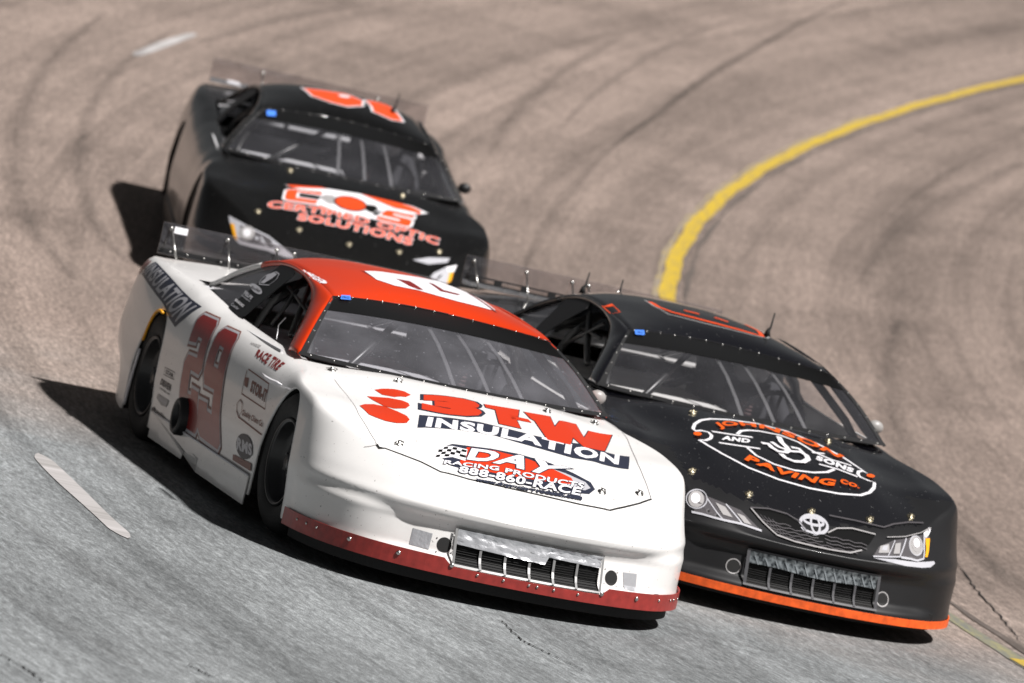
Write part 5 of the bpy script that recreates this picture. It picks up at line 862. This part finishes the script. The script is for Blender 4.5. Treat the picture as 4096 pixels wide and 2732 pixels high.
    for (x, y) in pins:
        p, nn = hit(surf, (x, y, 3), (0, 0, -1)); q = nn.to_track_quat('Z', 'Y').to_matrix(); bm = bmesh.new()
        lathe(bm, [(.001, .022), (.004, .021), (.005, .010), (.016, .009), (.018, .004), (.018, .0005)], 'z', 14)
        tube(bm, [(-.018, -.024, .009), (-.006, .0, .012), (.012, -.012, .011), (.022, .014, .009), (0, .024, .010)], .0028, 6)
        for v in bm.verts: v.co = q @ v.co + p
        link('hood_pin', bm, 'steel' if Wc else 'brass', root)
    # ---- mirrors
    for s in (1,):
        bm = bmesh.new(); c_ = Vector((.42, s * .845, .865)); r = bmesh.ops.create_uvsphere(bm, u_segments=20, v_segments=12, radius=1)
        for v in r['verts']: v.co = Vector((v.co.x * .03, v.co.y * .045, v.co.z * .036)) + c_
        tube(bm, [c_, (.44, s * .79, .83)], .009, 6)
        if s == 1: link('side_mirror', bm, 'mblack' if key == 'B' else 'mirror', root)
        else: bm.free()
    # ---- aerials
    if key != 'W':
        for (x, y, hh) in (((-.35, .40, .13), (-1.72, -.42, .12), (-1.72, -.22, .11)) if key == 'T' else ((-.45, .35, .14),)):
            p, nn = hit(rsurf, (x, y, 3), (0, 0, -1)) if x > -1 else (Vector((x, y, .90)), None); 
            if x < -1: p, hh = Vector((x + .55, y, 1.09)), .12
            bm = bmesh.new(); tube(bm, [p, p + Vector((0, 0, .03)), p + Vector((-.005, .012, .05)), p + Vector((-.02, .02, hh))], [.022, .012, .006, .004], 8); link('aerial', bm, 'vblack', root)
    # ---- nose: intake, bars, tape, ducts
    def nz(y, z, out=0.0): p, nn = hit(surf, (4, y, z), (-1, 0, 0)); return p + Vector((out, 0, 0))
    gy, gt, gb_ = (.362, .315, .158) if Wc else (.345, .322, .165)
    bm = bmesh.new(); grid(bm, [[nz(lerp(-gy, gy, k / 24), z, .004) for k in range(25)] for z in [lerp(gb_, gt, j / 8) for j in range(9)]]); ir = link('intake', bm, 'vblack', root)
    bm = bmesh.new()
    for j in range(15):
        z = lerp(gb_ + .006, gt - .004, j / 14)
        rows_ = [[nz(lerp(-gy, gy, k / 24), z, .006), nz(lerp(-gy, gy, k / 24), z + .0035, .013)] for k in range(25)]; grid(bm, rows_)
    o = link('radiator_fins', bm, 'mblack', ir); 
    for k in range(1, 6):
        y = lerp(-gy, gy, k / 6); bm = bmesh.new(); rows_ = [[nz(y - .006, z, .016), nz(y + .006, z, .016)] for z in [lerp(gb_ - .004, gt - .01, j / 6) for j in range(7)]]; grid(bm, rows_)
        o = link('grille_bar', bm, 'wframe' if Wc else 'mgrey', ir, smooth=False); md = o.modifiers.new('bar', 'SOLIDIFY'); md.thickness = .006
    # frame round the intake
    bm = bmesh.new(); fw = .012 if Wc else .016
    for (ya, yb_, za, zb_) in ((-gy - fw, gy + fw, gt, gt + fw * .6), (-gy - fw, gy + fw, gb_ - fw * .6, gb_), (-gy - fw, -gy, gb_, gt), (gy, gy + fw, gb_, gt)):
        grid(bm, [[nz(lerp(ya, yb_, k / 20), z, .012) for k in range(21)] for z in (za, zb_)])
    link('intake_frame', bm, 'wframe' if Wc else 'mgrey', ir, smooth=False)
    # tape over the upper part of the intake
    rnd = random.Random(3); bm = bmesh.new()
    low = (lambda u: lerp(.245, .232, u * 1.6) if u < .62 else .268 - .02 * (u - .62)) if Wc else (lambda u: .262 + .004 * math.sin(u * 9) - .006 * u)
    rows_ = []
    for j in range(9):
        rows_.append([nz(lerp(-gy, gy, k / 40), lerp(gt, low(k / 40), j / 8), .020 + (rnd.uniform(-.005, .005) if Wc else rnd.uniform(-.001, .001))) for k in range(41)])
    grid(bm, rows_); link('intake_tape', bm, 'foil' if Wc else 'tread', ir)
    if not Wc:
        for k in range(13):
            u = (k + .3) / 13.2; y = lerp(-gy, gy, u); y2 = min(gy, y + .032); bm = bmesh.new()
            grid(bm, [[nz(lerp(y, y2, j / 6) - .0035, lerp(gt, low(u), j / 6), .024), nz(lerp(y, y2, j / 6) + .0035, lerp(gt, low(u), j / 6), .024)] for j in range(7)])
            link('tape_ridge', bm, 'treadl', ir, smooth=False)
    # ---- lower lip round the nose
    def band(name, z0, z1, out0, m, x0=1.56, zfun=None, rows_n=2):
        pts = [p for p in OL if p[0] > x0]; pts = [(a, -b) for a, b in pts] + [(a, b) for a, b in pts[-2::-1]]
        bm = bmesh.new(); cx_ = 1.2; rws = []
        for (a, b) in pts:
            d = Vector((a - 1.45, b)).normalized() if a > 1.9 else Vector((0, 1 if b > 0 else -1)) if a < 1.7 else (Vector((0, 1 if b > 0 else -1)).lerp(Vector((a - 1.45, b)).normalized(), (a - 1.7) / .2)).normalized()
            zz0, zz1 = (z0, z1) if zfun is None else zfun(b)
            rws.append([(a + d.x * (out0), b + d.y * (out0), lerp(zz0, zz1, j / rows_n)) for j in range(rows_n + 1)])
        grid(bm, rws); o_ = link(name, bm, m, root, smooth=False); md_ = o_.modifiers.new('strip', 'SOLIDIFY'); md_.thickness = .006; return o_
    if Wc:
        sf = lambda b: (.098, .145 if abs(b) < gy + .012 else .178)
        ls = band('lower_strip', 0, 0, .008, 'strip_red', 1.56, sf); band('air_dam', .045, .112, -.035, 'vblack', 1.56)
        bm = bmesh.new()
        for y, big in ((-.955, 0), (-.93, 0), (-.90, 0), (-.80, 1), (-.62, 1), (-.385, 1), (-.24, 0), (-.12, 0), (-.01, 0), (.03, 0), (.14, 0), (.26, 0), (.385, 1), (.55, 1), (.72, 0), (.80, 0), (.83, 0), (.88, 0)):
            bi = min((p for p in OL if p[0] > 1.56), key=lambda p: abs(p[1] - abs(y))); d = Vector((bi[0] - 1.45, y)).normalized()
            zz = .150 if abs(y) > .37 else .130
            bolt(bm, (bi[0] + d.x * .016, (1 if y > 0 else -1) * bi[1] + d.y * .016, zz), (d.x, d.y, 0), .0125 if big else .007)
        link('strip_rivets', bm, 'steel', ls)['kind'] = 'stuff'
    else:
        band('lower_strip', .100, .140, .003, 'strip_or', 1.56); band('air_dam', .075, .104, -.07, 'vblack', 1.56)
    # ---- side skirts and door details on the visible side
    for s in (-1, 1):
        bm = bmesh.new()
        prof = [(.93, .10), (.93, .205), (-.93, .205), (-.93, .075), (-.27, .075), (-.21, .12), (-.06, .135), (.03, .13), (.04, .062), (.93, .062)] if Wc else [(.93, .205), (-.93, .205), (-.93, .07), (.93, .07)]
        vs = [bm.verts.new((x, s * .995, z)) for x, z in prof[1 if Wc else 0:]]; bm.faces.new(vs); bmesh.ops.triangulate(bm, faces=bm.faces)
        o = link('side_skirt', bm, pm, root, smooth=False); md = o.modifiers.new('sheet', 'SOLIDIFY'); md.thickness = .006
        bm = bmesh.new(); tube(bm, [(-.93, s * .999, .206), (.93, s * .999, .206)], .005, 6); link('skirt_edge', bm, 'dwhite' if Wc else 'mblack', root)
    if Wc:
        bm = bmesh.new(); lathe(bm, [(-.90, .085), (-1.03, .085), (-1.045, .075), (-1.04, .055), (-1.0, .048), (-.93, .045)], 'y', 24)
        for v in bm.verts: v.co.z = v.co.z * 1.15 + .275; v.co.x += -.36
        link('exhaust_outlet', bm, 'mblack', root)
        for s in (-1,):
            bm = bmesh.new(); P_ = [(-.10, .0), (.05, .02), (.2, .025), (.3, .02)]
            tube(bm, [(x, -.972 - .008, z) for x, z in ((.72, .68), (.80, .672), (.90, .672), (1.00, .678), (1.07, .682))], [.004, .01, .011, .010, .004], 8); link('fender_lip', bm, 'dwhite', root)
    # orange and white strips on the inner edge of the rear wheel opening
    if Wc:
        for m_, k0, k1 in (('amber', -.10, .52), ('dwhite', .58, .90)):
            bm = bmesh.new(); tube(bm, [(-1.292 - (.302 - .018) * math.sin(u * math.pi / 2), -.975, max(.14, arch(-1.292 - .302 * math.sin(u * math.pi / 2)) - .012)) for u in [lerp(k0, k1, j / 8) for j in range(9)]], .008, 8)
            link('arch_tape', bm, m_, root)
    # arch lips
    for xc, a, h in ((1.245, .292, .70), (-1.292, .302, .70)):
        for s in (-1, 1):
            pts = []
            for k in range(33):
                t = -1 + 2 * k / 32; t = math.sin(t * math.pi / 2); x = xc + t * a * .999; z = max(.12, arch(x))
                p, nn = hit(surf, (x, s * 3, z + .006), (0, -s, 0)); pts.append((x, p.y - s * .004, z))
            bm = bmesh.new(); tube(bm, pts, .0065, 6); link('wheel_arch_lip', bm, pm, root)
            bm = bmesh.new(); grid(bm, [[Vector(p), Vector((p[0], s * .62, p[2] + .01))] for p in pts]); link('wheel_well', bm, 'vblack', root)
    # ---- tail panel
    bm = bmesh.new(); rws = []
    for (a, b) in [p for p in OL if p[0] < -2.2]:
        rws.append([(a + .06, -b, .24), (a + .03, -b, .5)])
    # decals
    for car, nm, mode, layers in DECALS:
        if car != key: continue
        sf_ = rsurf if nm.startswith('roof') else gsurf if mode == 'glass' else surf
        make_decal(nm, mode, layers, sf_, root)
    return root, mm

M['mgrey'] = mat('grille_grey', (.05, .05, .055), .5)
M['treadl'] = mat('tread_ridge', (.30, .33, .35), .35, metal=.5)

# ------------------------------------------------------------------ driver
def make_driver(mm, key, label):
    root = thing('person', label, 'person', 'drivers in the race cars'); root.matrix_world = mm @ Matrix.Translation((-.30, .36, .45))
    P = {'pelvis': (0, 0, .06), 'waist': (-.05, 0, .18), 'chest': (-.10, 0, .34), 'neck': (-.10, 0, .46), 'head': (-.07, 0, .53),
         'ls': (-.09, .17, .40), 'le': (.12, .22, .24), 'lw': (.38, .14, .34), 'rs': (-.09, -.17, .40), 're': (.12, -.22, .24), 'rw': (.38, -.14, .34),
         'lh': (.05, .10, .05), 'lk': (.42, .12, .16), 'la': (.80, .10, -.05), 'rh': (.05, -.10, .05), 'rk': (.42, -.12, .16), 'ra': (.80, -.10, -.05)}
    Rr = {'pelvis': .15, 'waist': .14, 'chest': .16, 'neck': .06, 'head': .07, 'ls': .075, 'le': .055, 'lw': .038, 'rs': .075, 're': .055, 'rw': .038, 'lh': .10, 'lk': .07, 'la': .045, 'rh': .10, 'rk': .07, 'ra': .045}
    E = [('pelvis', 'waist'), ('waist', 'chest'), ('chest', 'neck'), ('neck', 'head'), ('chest', 'ls'), ('ls', 'le'), ('le', 'lw'), ('chest', 'rs'), ('rs', 're'), ('re', 'rw'), ('pelvis', 'lh'), ('lh', 'lk'), ('lk', 'la'), ('pelvis', 'rh'), ('rh', 'rk'), ('rk', 'ra')]
    ks = list(P); me = bpy.data.meshes.new('body'); me.from_pydata([P[k] for k in ks], [(ks.index(a), ks.index(b)) for a, b in E], [])
    o = bpy.data.objects.new('body', me); COL.objects.link(o); o.parent = root; me.materials.append(M['suit'])
    md = o.modifiers.new('skin', 'SKIN'); md.use_smooth_shade = True
    for i, k in enumerate(ks): me.skin_vertices[0].data[i].radius = (Rr[k] * .8, Rr[k] * .8)
    me.skin_vertices[0].data[0].use_root = True
    o.modifiers.new('smooth', 'SUBSURF').levels = 1
    # full-face helmet with eye opening and visor
    bm = bmesh.new(); r = bmesh.ops.create_uvsphere(bm, u_segments=28, v_segments=18, radius=1)
    for v in r['verts']:
        x, y, z = v.co; s = 1 + .12 * max(0, x) * max(0, -z + .2); v.co = Vector((x * .145 * s, y * .115, z * .125 + (-.02 if z < -.5 else 0))) + Vector((-.05, 0, .56))
    h = link('helmet', bm, 'helmetk' if key == 'W' else 'helmet', root)
    bm = bmesh.new(); rws = []
    for j in range(6):
        el = R(-14 + 34 * j / 5); rws.append([(math.cos(el) * math.cos(a) * .150 - .05, math.cos(el) * math.sin(a) * .120, math.sin(el) * .13 + .565) for a in [R(-70 + 140 * k / 14) for k in range(15)]])
    grid(bm, rws); link('visor', bm, 'dblack', h)
    # gloved hands closed round the steering wheel
    for s in (-1, 1):
        w_ = Vector((.44, s * .155, .345)); bm = bmesh.new()
        box(bm, w_ + Vector((-.02, 0, 0)), (.08, .035, .085), bev=.012)
        for k in range(4):
            zz = .03 - .02 * k; tube(bm, [w_ + Vector((.01, s * .015, zz)), w_ + Vector((.045, s * .012, zz)), w_ + Vector((.055, -s * .012, zz)), w_ + Vector((.03, -s * .024, zz))], [.011, .010, .009, .008], 8)
        tube(bm, [w_ + Vector((-.02, -s * .015, .03)), w_ + Vector((.01, -s * .03, .04)), w_ + Vector((.035, -s * .03, .035))], [.012, .011, .009], 8)
        link('glove', bm, 'skin', root)
    return root

GC = 'late model race cars in the turn'
r1, m1 = build_car('W', 'white race car with orange-red roof and large number 29 on its door', GC)
r2, m2 = build_car('T', 'glossy black race car with a round white and orange paving company logo on its hood', GC)
r3, m3 = build_car('B', 'black race car following behind with orange CERTIFIED OPTIC SOLUTIONS lettering on its hood', GC)
make_driver(m1, 'W', 'driver in dark suit and dark helmet inside the white race car')
make_driver(m2, 'T', 'driver in grey helmet inside the black race car with the round paving logo')
make_driver(m3, 'B', 'driver in grey helmet inside the black race car that follows behind')
